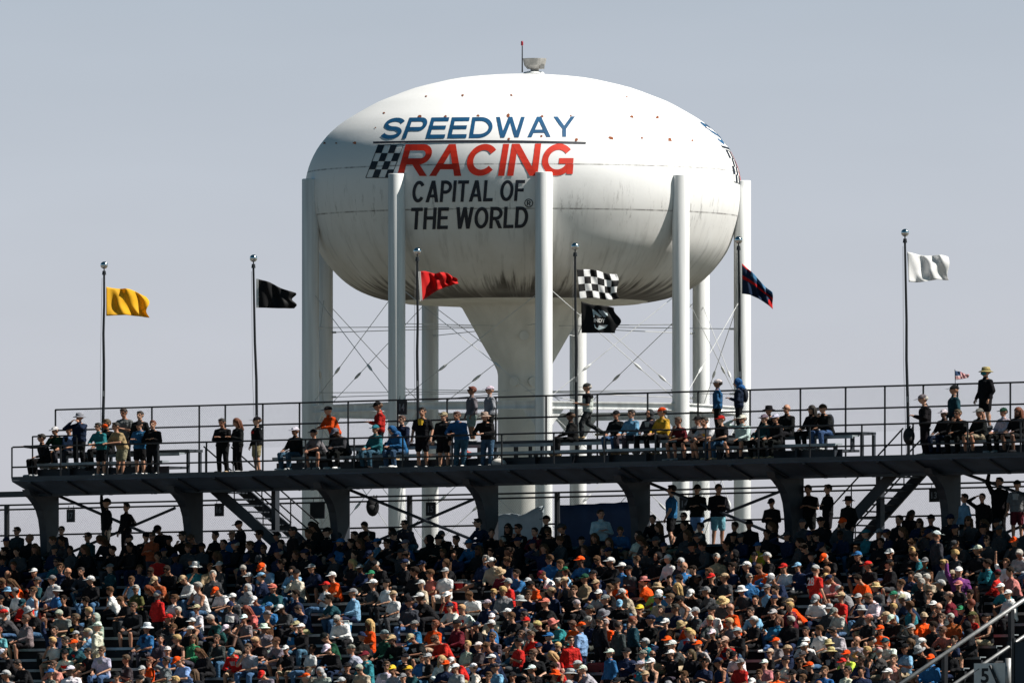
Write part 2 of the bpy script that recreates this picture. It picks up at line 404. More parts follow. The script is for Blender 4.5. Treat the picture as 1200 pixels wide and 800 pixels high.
# painted slogan: every copy is the same lettering turned about the tower's axis
PBLUE = mat('blue_lettering_paint', (0.001, 0.068, 0.17), 0.6, 0, 0.3, 0.8)
PRED = mat('red_lettering_paint', (0.60, 0.022, 0.004), 0.6, 0, 0.2, 0.8)
PBLK = mat('black_lettering_paint', (0.012, 0.016, 0.028), 0.55, 0, 0.3, 0.8)
GW = dict(S=.68, P=.68, E=.62, D=.74, W=1.0, A=.78, Y=.74, R=.72, C=.76, I=0, G=.78, N=.74, T=.66, L=.58, O=.80, F=.58, H=.72)
def glyph(ch, W, t):
    """plain sign-painter's block letter as strips of (left, right) points in a W x 1 box"""
    a = t / 2; out = []
    def strip(pts, closed=False):
        r = []; n = len(pts)
        for i, p in enumerate(pts):
            q0 = pts[i - 1] if (i > 0 or closed) else p; q1 = pts[(i + 1) % n] if (i < n - 1 or closed) else p
            dx, dy = q1[0] - q0[0], q1[1] - q0[1]; l = math.hypot(dx, dy) or 1
            r.append(((p[0] - dy / l * a, p[1] + dx / l * a), (p[0] + dy / l * a, p[1] - dx / l * a)))
        if closed: r.append(r[0])
        out.append(r)
    def quad(p0, p1, p2, p3):          # p0-p1 one end, p3-p2 the other
        out.append([((p0[0] + (p3[0] - p0[0]) * k / 5, p0[1] + (p3[1] - p0[1]) * k / 5), (p1[0] + (p2[0] - p1[0]) * k / 5, p1[1] + (p2[1] - p1[1]) * k / 5)) for k in range(6)])
    def v(x, y0=0, y1=1): quad((x - a, y0), (x + a, y0), (x + a, y1), (x - a, y1))
    def h(y, x0, x1, th=1.0): quad((x0, y - a * th), (x0, y + a * th), (x1, y + a * th), (x1, y - a * th))
    def diag(x0, x1, y0, y1, w): quad((x0 - w / 2, y0), (x0 + w / 2, y0), (x1 + w / 2, y1), (x1 - w / 2, y1))
    def arc(cx, cy, rx, ry, d0, d1, n=18):
        return [(cx + rx * math.cos(math.radians(d0 + (d1 - d0) * i / n)), cy + ry * math.sin(math.radians(d0 + (d1 - d0) * i / n))) for i in range(n + 1)]
    if ch in 'EFL':
        v(a)
        if ch != 'L': h(1 - a, t, W); h(.52, t, W * .93, .95)
        if ch != 'F': h(a, t, W)
    elif ch == 'I': v(a)
    elif ch == 'T': v(W / 2, 0, 1 - t); h(1 - a, 0, W)
    elif ch == 'H': v(a); v(W - a); h(.52, t, W - t)
    elif ch == 'N': v(a); v(W - a); diag(t * .62, W - t * .62, 1, 0, t * 1.22)
    elif ch == 'A': diag(t * .55, W / 2 - t * .02, 0, 1, t * 1.1); diag(W - t * .55, W / 2 + t * .02, 0, 1, t * 1.1); h(.29, W * .22, W * .78, .85)
    elif ch == 'W':
        w = t * 1.05
        for x0, x1 in ((w / 2, W * .27), (W / 2, W * .27), (W / 2, W * .73), (W - w / 2, W * .73)): diag(x0, x1, 1, 0, w)
    elif ch == 'Y': v(W / 2, 0, .44); diag(t * .6, W / 2, 1, .40, t * 1.15); diag(W - t * .6, W / 2, 1, .40, t * 1.15)
    elif ch == 'D': v(a); strip([(t, 1 - a), (W * .30, 1 - a)] + arc(W * .42, .5, W * .58 - a, .5 - a, 90, -90) + [(W * .30, a), (t, a)])
    elif ch in 'PR':
        ym = .46; cy = (1 - a + ym) / 2; v(a); strip([(t, 1 - a), (W * .45, 1 - a)] + arc(W - a - (1 - a - ym) / 2 * 1.05, cy, (1 - a - ym) / 2 * 1.05, (1 - a - ym) / 2, 90, -90) + [(W * .45, ym), (t, ym)])
        if ch == 'R': quad((W * .42, ym - a), (W * .42 + t * 1.15, ym - a), (W + t * .08, 0), (W - t * 1.07, 0))
    elif ch == 'O': strip(arc(W / 2, .5, W / 2 - a, .5 - a, 0, 345, 30), True)
    elif ch == 'C': strip(arc(W / 2, .5, W / 2 - a, .5 - a, 38, 322, 30))
    elif ch == 'G': strip(arc(W / 2, .5, W / 2 - a, .5 - a, 38, 335, 32)); h(.46, W * .54, W, .9); v(W - a * .9, .05, .46 - a)
    elif ch == 'S':
        rx, ry = W / 2 - a, (1 - t) / 4
        strip(arc(W / 2, 1 - a - ry, rx, ry, 18, 270, 20) + arc(W / 2, a + ry, rx, ry, 90, -162, 20)[1:])
    return out
def put_text(mb, body, t, wide, gap, fn):
    x = 0; items = []
    for ch in body:
        if ch == ' ': x += .34 * wide; continue
        W = max(t, GW[ch] * wide); items.append((x, glyph(ch, W, t))); x += W + gap
    tot = x - gap; lift = 0
    for x0, gl in items:
        for r in gl:
            lift = (lift + 1) % 4
            vs = []
            for l, q in r:
                for p in (l, q): vs.append(surf(*fn((x0 + p[0]) / tot, p[1]), 0.024 + 0.002 * lift))
            mb.add(vs, [(2 * i, 2 * i + 1, 2 * i + 3, 2 * i + 2) for i in range(len(r) - 1)])
def line_fn(x0, x1, yb0, yb1, h0, h1, sh):
    def fn(x, y):
        yb = yb0 + (yb1 - yb0) * x; h = h0 + (h1 - h0) * x
        return (x0 + (x1 - x0) * x + sh(x) * (y - 0.5) * h, yb - y * h)
    return fn
parts = []
mb = MB(); put_text(mb, 'SPEEDWAY', .185, 1.46, .13, line_fn(449, 674, 163.5, 160.5, 25, 23.5, lambda x: 0.42 * max(0, 1 - x / 0.75))); parts.append(('slogan_lettering', mb, PBLUE))
mb = MB(); put_text(mb, 'RACING', .195, 1.26, .085, line_fn(470.5, 672, 206.5, 206, 37, 37.5, lambda x: 0.28 - 0.2 * x)); parts.append(('slogan_lettering', mb, PRED))
mb = MB(); put_text(mb, 'CAPITAL OF', .158, .84, .065, line_fn(483.5, 614.5, 237.5, 235.5, 25.5, 24.5, lambda x: 0.08))
put_text(mb, 'THE WORLD', .158, .84, .065, line_fn(481.5, 619, 269, 267, 25.5, 25, lambda x: 0.06))
put_text(mb, 'R', .2, 1.0, .1, line_fn(617.4, 621.8, 241, 241, 6, 6, lambda x: 0))
vs, fs = [], []
for i in range(24):
    a = 2 * PI * i / 24
    for r in (4.1, 5.1): vs.append(surf(619.6 + math.cos(a) * r, 238 + math.sin(a) * r))
for i in range(24):
    j = (i + 1) % 24; fs.append((2 * i, 2 * i + 1, 2 * j + 1, 2 * j))
mb.add(vs, fs)
vs = []
for i in range(41):
    x = 437.5 + 249 * i / 40; y = 167.6 - 2.6 * math.sin(PI * min(1, i / 40 * 0.8 + 0.12)) + 0.9
    vs += [surf(x, y - 1.2), surf(x, y + 1.2)]
mb.add(vs, [(2 * i, 2 * i + 2, 2 * i + 3, 2 * i + 1) for i in range(40)])
parts.append(('slogan_lettering', mb, PBLK))
mb = MB()
def ck(a, b): return (443.5 + 29.5 * a - 14.5 * b, 170.3 + 38 * b)
for i in range(4):
    for j in range(4):
        if (i + j) % 2 == 0:
            q = []
            for a, b in ((0, 0), (1, 0), (1, 1), (0, 1)): q.append(ck((i + a) / 4, (j + b) / 4))
            vs = []
            for b in range(4):
                for a in range(3):
                    x, y = ck((i + a / 2) / 4, (j + b / 3) / 4); vs.append(surf(x, y))
            mb.add(vs, [(b * 3 + a, b * 3 + a + 1, b * 3 + a + 4, b * 3 + a + 3) for b in range(3) for a in range(2)])
for (a0, b0, a1, b1) in ((0, 0, 1, 0), (1, 0, 1, 1), (1, 1, 0, 1), (0, 1, 0, 0)):
    vs = []
    for i in range(9):
        x, y = ck(a0 + (a1 - a0) * i / 8, b0 + (b1 - b0) * i / 8)
        dx, dy = (0, 0.35) if b0 == b1 else (0.35, 0)
        vs += [surf(x - dx, y - dy), surf(x + dx, y + dy)]
    mb.add(vs, [(2 * i, 2 * i + 2, 2 * i + 3, 2 * i + 1) for i in range(8)])
parts.append(('chequered_emblem', mb, PBLK))
for nm, mb, mt in parts:
    for turn in (0, 120):
        c = MB(); a = math.radians(turn); ca, sa = math.cos(a), math.sin(a)
        c.v = [(TX + (x - TX) * ca - (y - TY) * sa, TY + (x - TX) * sa + (y - TY) * ca, z) for x, y, z in mb.v]; c.f = mb.f; c.m = mb.m
        o = c.build(nm, mt, tank, fix=False)

# ------------------------------------------------------------------ lower grandstand
WL = -2.48             # floor of the walkway at the top of the lower stand
RISE, TREAD, VT = 0.32, 0.68, 1.2
NROW = 18
UG = 25.0              # guard beside the aisle
def row_floor(k): return WL - RISE * k
def row_bench_v(k): return VT - TREAD * (k - 1) - 0.15
st = MB()
pv = [(3.45, WL), (VT, WL)]
for k in range(1, NROW + 1):
    pv.append((VT - TREAD * (k - 1), row_floor(k))); pv.append((VT - TREAD * k, row_floor(k)))
prof = [(3.45, ZG - Z0 + 0.0)] + pv + [(VT - TREAD * NROW, ZG - Z0)]
stand_root = thing('grandstand', 'stepped dark concrete grandstand terrace packed with seated spectators under the deck', 'grandstand', P(0, 0, WL))
U0, U1 = -42.0, UG - 0.12
for a, b in zip(pv[:-1], pv[1:]):      # the stepped surface, then back and front walls
    st.add([P(U0, a[0], a[1]), P(U1, a[0], a[1]), P(U1, b[0], b[1]), P(U0, b[0], b[1])], [(0, 1, 2, 3)])
wb = ZG - Z0
vf = VT - TREAD * NROW; wf = row_floor(NROW)
st.add([P(U0, vf, wf), P(U1, vf, wf), P(U1, vf, wb), P(U0, vf, wb)], [(0, 1, 2, 3)])
st.add([P(U0, 3.45, WL), P(U1, 3.45, WL), P(U1, 3.45, wb), P(U0, 3.45, wb)], [(0, 1, 2, 3)])
for u in (U0, U1):
    st.add([P(u, v, w) for v, w in prof], [tuple(range(len(prof)))])
st.build('terrace', FLOORM, stand_root)
for k in range(0, NROW + 1):
    n = MB(); v0 = VT - TREAD * k
    n.dbox(U0, U1, v0 - 0.012, v0 + 0.05, row_floor(k) - 0.05, row_floor(k) + 0.006); n.build('step_edge', mat('step_edge_steel', (0.13, 0.135, 0.14), 0.5, 0.3, 0.4, 1.5), stand_root)
for k in range(1, NROW + 1):
    b = thing('bleacher_bench', 'long aluminium plank bench crossing the crowded lower stand', 'bench', P(0, row_bench_v(k), row_floor(k)), 'plank benches of the lower stand')
    m = MB(); v = row_bench_v(k); w = row_floor(k)
    m.dbox(U0 + 0.2, U1 - 0.3, v - 0.13, v + 0.12, w + 0.405, w + 0.435); m.dbox(U0 + 0.2, U1 - 0.3, v - 0.13, v - 0.10, w + 0.36, w + 0.402)
    m.build('seat_plank', PLANK, b)
    m = MB(); m.dbox(U0 + 0.25, U1 - 0.35, v - 0.03, v + 0.06, w + 0.004, w + 0.402); m.build('support_riser', mat('bench_riser_paint', (0.028, 0.03, 0.034), 0.9, 0, 0.4, 1.0, 0.0, 0.05), b)

# aisle at the right: steps, guard, sign
a_ = thing('aisle_steps', 'dark aisle steps with pale nosing patches beside the grey handrail', 'steps', P(UG + 0.7, 0, WL))
m = MB()
for (x, y), (x2, y2) in zip(pv[1:-1], pv[2:]):
    m.add([P(UG, x, y - 0.06), P(UG + 3.2, x, y - 0.06), P(UG + 3.2, x2, y2 - 0.06), P(UG, x2, y2 - 0.06)], [(0, 1, 2, 3)])
pa = [(VT, wb)] + [(v, w - 0.06) for v, w in pv[1:]] + [(vf, wb)]
for u in (UG, UG + 3.2): m.add([P(u, v, w) for v, w in pa], [tuple(range(len(pa)))])
m.build('step_block', FLOORM, a_)
for k in range(0, NROW):
    v0 = VT - TREAD * k; w = row_floor(k) - 0.06
    m = MB(); m.dbox(UG + 0.28, UG + 0.78, v0 - 0.02, v0 + 0.10, w - 0.07, w + 0.012); m.build('nosing_patch', NOSING, a_)
    m = MB(); m.dbox(UG + 0.02, UG + 3.18, v0 - 0.012, v0 + 0.02, w - 0.03, w + 0.006); m.build('step_edge', mat('step_edge_steel', ()), a_)
gr = thing('aisle_handrail', 'thick pale grey pipe handrail climbing beside the aisle steps on dark posts', 'handrail', P(UG, 0, WL))
def slope_w(v): return WL + (v - VT) * RISE / TREAD
for hgt, r in ((1.20, 0.062), (0.17, 0.055)):
    m = MB(); m.tube(P(UG, VT, slope_w(VT) + hgt), P(UG, vf, slope_w(vf) + hgt), r, r, 12); m.build('rail_pipe', GALV, gr, True)
def v_on_guard(x):
    lo, hi = vf, VT
    for _ in range(40):
        md = (lo + hi) / 2
        if pix(P(UG, md, 0))[0] < x: lo = md
        else: hi = md
    return lo
vg = [v_on_guard(1107), v_on_guard(1185)]; stepv = vg[1] - vg[0]
for v in (vg[0] - stepv, vg[0], vg[1]):
    m = MB(); w = slope_w(v); m.dbox(UG - 0.06, UG + 0.06, v - 0.07, v + 0.07, w - 0.35, w + 1.17)
    m.build('post', RAIL, gr)
    m = MB(); m.dbox(UG - 0.075, UG + 0.075, v - 0.09, v + 0.09, w + 0.06, w + 0.28); m.build('rail_clamp', STEEL, gr)
m = MB(); m.path([P(UG + 0.85, VT, slope_w(VT) + 0.55), P(UG + 0.85, vf, slope_w(vf) + 0.55)], 0.012, 6)
wr = thing('wire_rope', 'thin dark wire rope strung above the aisle steps', 'rope', P(UG + 0.85, 0, WL)); m.build('cable', RAIL, wr)
m2 = MB()
for v in (0.8, -4, -9):
    m2 = MB(); m2.tube(P(UG + 0.85, v, slope_w(v) - 0.3), P(UG + 0.85, v, slope_w(v) + 0.57), 0.02); m2.build('stanchion', RAIL, wr)
# section sign standing low on the steps
ks = 14; vs_ = VT - TREAD * (ks - 1) - 0.35; ws_ = row_floor(ks) - 0.06
us = upix(1160, vs_)
sg = thing('section_sign', 'white board with a dark figure 5 standing low on the aisle steps', 'sign', P(us, vs_, ws_))
m = MB(); m.dbox(us - 0.60, us + 0.62, vs_, vs_ + 0.03, ws_ - 0.1 + 0.12, ws_ + 0.92); m.build('board', WHITEM, sg)
m = MB(); vsq, fsq = text_mesh('5', 0.03); m.add([P(us - 0.34 + 0.30 * x, vs_ - 0.004, ws_ + 0.36 + 0.42 * y) for x, y in vsq], fsq); m.build('numeral', BLACKM, sg, fix=False)
for du in (-0.5, 0.5):
    m = MB(); m.dbox(us + du - 0.03, us + du + 0.03, vs_ + 0.032, vs_ + 0.09, ws_ + 0.002, ws_ + 0.9); m.build('sign_post', STEEL, sg)
m = MB(); m.tube(P(us + 0.06, vs_ - 0.055, ws_ + 0.85), P(us + 0.50, vs_ - 0.055, ws_ + 0.1), 0.045); m.build('brace', RAIL, sg)
m = MB(); m.tube(P(us + 0.78, vs_ - 0.1, ws_ + 0.0), P(us + 0.78, vs_ - 0.1, ws_ + 1.05), 0.085, 0.085, 12)
o = m.build('bollard_post', GALV, None, True); o.data.update(); tag(o, 'short grey round post standing right beside the white section board', 'post')

np_ = thing('navy_screen', 'dark navy screen on a post right of the short grey post at the frame edge', 'panel', P(us + 1.5, vs_, ws_))
m = MB(); m.dbox(us + 1.12, us + 2.3, vs_ - 0.2, vs_ - 0.16, ws_ + 0.2, ws_ + 1.5); m.build('board', mat('navy_screen', (0.01, 0.022, 0.04), 0.6, 0, 0.3, 1), np_)
m = MB(); m.dbox(us + 1.03, us + 1.11, vs_ - 0.22, vs_ - 0.14, ws_ + 0.003, ws_ + 1.6); m.build('post', RAIL, np_)
# ------------------------------------------------------------------ raised deck
UL, UR = upix(14, 0), 26.0
deck = thing('spectator_deck', 'long dark raised spectator deck on bracketed columns above the lower grandstand', 'viewing deck', P(0, 1, WL))
m = MB(); m.dbox(UL, UR, 0.0, 0.80, -0.05, 0.0); m.build('walkway_floor', STEEL, deck)
m = MB(); m.dbox(UL, UR, -0.02, -0.003, -0.06, 0.05); m.build('kick_plate', mat('kick_plate_paint', (0.035, 0.045, 0.058), 0.55, 0, 0.3, 1.0), deck)
SV, SW = 0.86, -0.41
m = MB()
m.hexa([P(UL, 0.0, -0.10), P(UR, 0.0, -0.10), P(UR, SV, SW - 0.04), P(UL, SV, SW - 0.04), P(UL, 0.0, -0.062), P(UR, 0.0, -0.062), P(UR, SV, SW + 0.02), P(UL, SV, SW + 0.02)])
m.build('soffit_panel', SOFFIT, deck)
m = MB(); m.dbox(upix(-12, SV), UR, SV + 0.002, SV + 0.14, SW - 0.12, SW + 0.05); m.build('edge_beam', STEEL, deck)
m = MB(); m.dbox(upix(-12, 1.3), UR, SV + 0.145, 2.2, SW - 0.02, SW + 0.05); m.build('underdeck_plate', STEEL, deck)
x = 35
for i in range(29):
    u = upix(x, 0.0); x += 43.2
    if u > UR - 0.2: break
    m = MB(); m.hexa([P(u - .06, -0.03, -0.16), P(u + .06, -0.03, -0.16), P(u + .06, SV, SW - 0.10), P(u - .06, SV, SW - 0.10), P(u - .06, -0.03, -0.103), P(u + .06, -0.03, -0.103), P(u + .06, SV, SW - 0.045), P(u - .06, SV, SW - 0.045)])
    m.build('rib', STEEL, deck)
SEG = [(upix(37, .8), upix(199, .8)), (upix(325, .8), upix(988, .8)), (upix(1084, .8), UR)]
segname = ['at its left end', 'along its middle', 'at its right end']
for (a, b), nm in zip(SEG, segname):
    m = MB(); m.dbox(a, b, 0.785, 1.50, 0.21, 0.28); m.build('row_floor', STEEL, deck)
    m = MB(); m.dbox(a, b, 0.765, 0.782, 0.003, 0.285); m.build('riser_plate', STEEL, deck)
    m = MB(); m.dbox(a, b, 1.56, 2.20, 0.72, 0.80); m.build('rear_platform', STEEL, deck)
    u = a + 0.15
    while u < b:
        for v in (1.60, 2.1):
            m = MB(); m.dbox(u - 0.04, u + 0.04, v, v + .08, -0.5, 0.715); m.build('platform_leg', STEEL, deck)
        u += 1.9
    for j, (v, w) in enumerate(((0.66, 0.45), (1.38, 0.70))):
        bb = thing('deck_bench', f'grey plank bench on the raised deck {nm}, ' + ('front row' if j == 0 else 'back row'), 'bench', P((a + b) / 2, v, 0 if j == 0 else .28), 'plank benches on the raised deck')
        m = MB(); m.dbox(a + .05, b - .05, v - 0.10, v + 0.16, w - 0.04, w); m.dbox(a + .05, b - .05, v - 0.13, v - 0.102, w - 0.09, w + 0.004)
        m.build('seat_plank', PLANK, bb)
        u = a + 0.3
        while u < b - 0.1:
            m = MB(); m.dbox(u - 0.03, u + 0.03, v - 0.05, v + 0.08, (0.003 if j == 0 else 0.283), w - 0.043); m.build('bench_leg', STEEL, bb); u += 1.5
colx = [69, 238, 410, 584, 762, 942, 1126]
colu = []
for xr in colx:
    u = upix(xr, 1.62) - 0.15; colu.append(u)
    m = MB()
    poly = [(1.62, SW - 0.03), (1.62, WL + 0.003), (1.12, WL + 0.003), (1.12, -1.95), (1.09, -1.55), (1.03, -1.22), (0.93, -0.96), (0.78, -0.76), (0.58, -0.58), (0.38, -0.40)]
    poly[-1] = (0.45, -0.37 - 0.02)
    # upper edge follows the sloping soffit
    poly = [(SV + .15, SW - 0.03), (1.62, SW - 0.03)] + poly[1:9] + [(0.42, -0.50), (0.36, -0.33), (SV - 0.01, SW - 0.125), (SV + .15, SW - 0.125)]
    m.prism([P(u - 0.15, v, w) for v, w in poly], P(u + 0.15, 0, 0) - P(u - 0.15, 0, 0))
    c = m.build('column', STEEL, deck)
    m = MB(); m.dbox(u - 0.24, u + 0.24, 1.0, 1.74, WL + 0.004, WL + 0.05); m.build('base_plate', STEEL, c)
def brace(x0, y0, x1, y1, v=1.72, r=0.045):
    ua, ub = upix(x0, v), upix(x1, v)
    m = MB(); m.tube(P(ua, v, wpix(y0, ua, v)), P(ub, v, wpix(y1, ub, v)), r, r, 8); m.build('cross_brace', STEEL, deck)
brace(67, 580, 172, 625); brace(80, 648, 205, 595, 1.82)
brace(408, 573, 566, 637); brace(445, 632, 566, 580, 1.82)
brace(762, 566, 925, 633); brace(768, 633, 918, 574, 1.82)
brace(1126, 553, 1230, 590); brace(1140, 640, 1260, 590, 1.82)

def pipe_fence(name, label, cat, v, rails, posts_x, u0, u1, wbase, r, rp):
    ft = thing(name, label, cat, P((u0 + u1) / 2, v, wbase))
    for w in rails:
        m = MB(); m.tube(P(u0, v, w), P(u1, v, w), r, r, 8); m.build('rail', RAIL, ft)
    for x in posts_x:
        u = upix(x, v); m = MB(); m.tube(P(u, v, wbase + 0.003), P(u, v, max(rails)), rp, rp, 8); m.build('post', RAIL, ft)
    return ft
def chain_link(ft, v, u0, u1, w0, w1, pitch=0.085, r=0.0016):
    m = MB(); h = w1 - w0; u = u0
    while u < u1 - h:
        m.tube(P(u, v, w0), P(u + h, v, w1), r, r, 3); m.tube(P(u + h, v + .004, w0), P(u, v + .004, w1), r, r, 3); u += pitch
    m.build('chain_link', RAIL, ft)
u6 = upix(640, 0)
ftop, fmid = wpix(507.2, u6, 0.04), wpix(531.5, u6, 0.04)
fx = [14, 71, 126, 185, 242, 300, 358, 415, 472, 530, 588, 649, 708, 768, 827, 889, 949, 1010, 1070, 1134, 1196, 1255]
pipe_fence('guard_rail', 'black two-pipe guard rail along the front edge of the raised deck', 'railing', 0.04, (ftop, fmid), fx, UL, UR, 0.0, 0.026, 0.026)
u6 = upix(640, 2.26)
rtop, rmid = wpix(463.6, u6, 2.26), wpix(488.5, u6, 2.26)
rx = [65, 121, 178, 233.5, 264, 308, 351, 408, 466, 524, 581, 640, 700, 759, 818, 879, 938, 991, 1037, 1082, 1122, 1184, 1245]
rear_f = pipe_fence('rear_rail', 'tall black pipe fence along the back of the raised deck against the sky', 'railing', 2.26, (rtop, rmid), rx, upix(65, 2.26), UR, -0.5, 0.026, 0.028)
chain_link(rear_f, 2.27, upix(66, 2.26), UR, 0.82, rtop - 0.02)
# short stepped end railing at the left
m = MB(); uu = SEG[0][0] - 0.06
er = thing('end_rail', 'stepped black pipe end railing at the left tip of the raised deck', 'railing', P(uu, 1, 0))
m.path([P(uu, 0.9, 0.0), P(uu, 0.9, 1.28), P(uu + 1.9, 0.9, 1.28), P(uu + 1.9, 0.9, 0.285)], 0.024); m.build('pipe_frame', RAIL, er)
# loose stair-head railings in the two gaps
for xx, nm in ((203, 'left'), (1018, 'right')):
    pass
v = 3.3; u8 = upix(815, v)
pr = pipe_fence('perimeter_fence', 'three-rail black perimeter fence behind the lower stand, under the deck', 'fence', v,
                [wpix(y, u8, v) for y in (573, 578.5, 610)], [8, 480, 653, 1240], -40, 26, WL, 0.028, 0.085)

chain_link(pr, 3.31, -30, 26, WL + 0.05, wpix(578.5, u8, v))
def number_sign(x, y, w, h, txt, v, label):
    u = upix(x, v); wc = wpix(y, u, v); hw = w / 40 / CT / 2; hh = h / 40 / 2
    s_ = thing('section_number_sign', label, 'sign', P(u, v, wc - hh), 'hanging section number signs')
    m = MB(); m.dbox(u - hw, u + hw, v - 0.012, v + 0.012, wc - hh, wc + hh); m.build('board', BLACKM, s_)
    if txt:
        m = MB(); vv, ff = text_mesh(txt, 0.02); m.add([P(u + hw * 1.1 * (a - 0.5), v - 0.016, wc + hh * 1.0 * (b - 0.5)) for a, b in vv], ff); m.build('numerals', NUMERAL, s_, fix=False)
    m = MB()
    for d in (-0.6, 0.6): m.tube(P(u + hw * d, v, wc + hh - 0.02), P(u + hw * d, v + 0.02, wc + hh + 0.12), 0.01, 0.01, 6)
    m.build('hooks', RAIL, s_)
number_sign(83, 604, 10, 15.5, '17', 3.22, 'black hanging sign reading 17 by the leftmost column')
number_sign(257, 597, 11, 15.5, '16', 3.22, 'black hanging sign reading 16 beside the staircase that descends rightward')
number_sign(372, 598, 17.5, 19, '', 3.22, 'plain black blank board between staircase and third column')
number_sign(505, 596, 11.5, 16, '15', 3.22, 'black hanging sign reading 15 behind the diagonal cross braces')
number_sign(803, 590, 13, 16, '14', 3.22, 'black sign half hidden between three men in shorts under the deck')
number_sign(1095, 580, 11.5, 15.5, '13', 3.22, 'black hanging sign reading 13 beside the rightmost column')
number_sign(471.5, 477, 11, 17.5, '14', 2.20, 'black sign reading 14 on the rear fence above the red flag pole foot')

def staircase(label, f0, f1, posts, sgn):
    """f0, f1: photo pixels of the front stringer's axis, top and bottom"""
    va, vb = 1.78, 2.95
    ua, ub = upix(f0[0], va), upix(f1[0], va)
    wa, wb_ = wpix(f0[1], ua, va), wpix(f1[1], ub, va)
    sl = (wb_ - wa) / (ub - ua)
    utop = ua + (-0.12 - wa) / sl; ubot = ua + (WL + 0.02 - wa) / sl
    s_ = thing('metal_staircase', label, 'staircase', P(ubot, (va + vb) / 2, WL), 'steel stairs up to the raised deck')
    for v in (va, vb):
        m = MB(); h = 0.2
        m.prism([P(utop, v - 0.03, -0.12 + h), P(ubot, v - 0.03, WL + 0.02 + h), P(ubot, v - 0.03, WL + 0.005), P(ubot - (0.3 if sgn > 0 else -0.3), v - 0.03, WL + 0.005), P(utop, v - 0.03, -0.12 - h)], P(0, v + 0.03, 0) - P(0, v - 0.03, 0))
        m.build('stringer', STEEL, s_)
    n = 11
    for i in range(1, n + 1):
        w = -0.12 + (WL + 0.02 + 0.12) * i / (n + 1); u = utop + (ubot - utop) * i / (n + 1)
        m = MB(); m.dbox(u - 0.14, u + 0.14, va + 0.035, vb - 0.035, w - 0.02, w + 0.02); m.build('tread', STEEL, s_)
    for v, hs in ((va, (1.0,)), (vb, (0.55, 1.0))):
        for h in hs:
            m = MB(); m.tube(P(utop, v, -0.12 + h), P(ubot, v, WL + 0.02 + h), 0.024); m.build('handrail', RAIL, s_)
        for t in (0.02, 0.35, 0.68, 0.99):
            u = utop + (ubot - utop) * t; w = -0.12 + (WL + 0.14) * t
            m = MB(); m.tube(P(u, v, w), P(u, v, w + 1.0), 0.02); m.build('baluster', RAIL, s_)
    for x in posts:
        u = upix(x, 2.3); m = MB(); m.dbox(u - 0.085, u + 0.085, 2.2, 2.38, WL + 0.003, -0.25); m.build('support_post', STEEL, s_)
staircase('dark steel staircase descending rightward from the deck, between sign 16 and the blank board', (256, 577), (328, 640), (323,), 1)
staircase('dark steel staircase descending leftward from the deck beside the rightmost column', (1042, 560), (972, 636), (1032,), -1)

# tarpaulins on the perimeter fence
def sheet(name, label, cat, v, top, bottom_y, m_, amp=0.05):
    mb = MB(); vs = []; n = len(top)
    for i, (x, y) in enumerate(top):
        u = upix(x, v)
        for j in range(6):
            t = j / 5; yy = y + (bottom_y - y) * t
            vs.append(P(u, v + amp * math.sin(i * 1.9 + t * 2.2) * (0.3 + t), wpix(yy, u, v)))
    mb.add(vs, [(i * 6 + j, i * 6 + j + 1, (i + 1) * 6 + j + 1, (i + 1) * 6 + j) for i in range(n - 1) for j in range(5)])
    o = mb.build(name, m_, None, True, fix=False); so = o.modifiers.new('thickness', 'SOLIDIFY'); so.thickness = 0.012
    tag(o, label, cat); return o
sheet('tarpaulin', 'pale grey tarpaulin draped in a slanting peak over the rear fence', 'tarpaulin', 3.15, [(562, 613), (572, 607), (583, 603), (591, 601.5), (598, 601), (606, 602), (612, 603), (618, 600), (623, 597), (630, 594), (637, 592)], 640,
      mat('tarpaulin_pale', (0.40, 0.46, 0.50), 0.6, 0, 0.15, 3))
sheet('navy_banner', 'dark navy banner sheet stretched along the fence behind the standing man', 'banner', 3.12, [(656 + i * 8, 591.5 - 0.4 * i + (i % 3) * 0.4) for i in range(13)], 650,
      mat('banner_navy', (0.012, 0.035, 0.10), 0.7, 0, 0.25, 2), 0.03)

# ------------------------------------------------------------------ flags
def cloth(name, col, trans=0.35):
    if name in MATS: return MATS[name]
    m = bpy.data.materials.new(name); m.use_nodes = True; nt = m.node_tree; N = nt.nodes; b = N['Principled BSDF']
    b.inputs['Base Color'].default_value = (*col, 1); b.inputs['Roughness'].default_value = 0.7; b.inputs['Specular IOR Level'].default_value = 0.25
    t = N.new('ShaderNodeBsdfTranslucent'); t.inputs['Color'].default_value = (*col, 1)
    w = N.new('ShaderNodeTexNoise'); w.inputs['Scale'].default_value = 40; tc = N.new('ShaderNodeTexCoord'); nt.links.new(tc.outputs['Object'], w.inputs['Vector'])
    bp = N.new('ShaderNodeBump'); bp.inputs['Strength'].default_value = 0.15; bp.inputs['Distance'].default_value = 0.01; nt.links.new(w.outputs['Fac'], bp.inputs['Height']); nt.links.new(bp.outputs['Normal'], b.inputs['Normal'])
    mx = N.new('ShaderNodeMixShader'); mx.inputs[0].default_value = trans
    nt.links.new(b.outputs[0], mx.inputs[1]); nt.links.new(t.outputs[0], mx.inputs[2]); nt.links.new(mx.outputs[0], N['Material Output'].inputs['Surface'])
    MATS[name] = m; return m
VP = 2.12
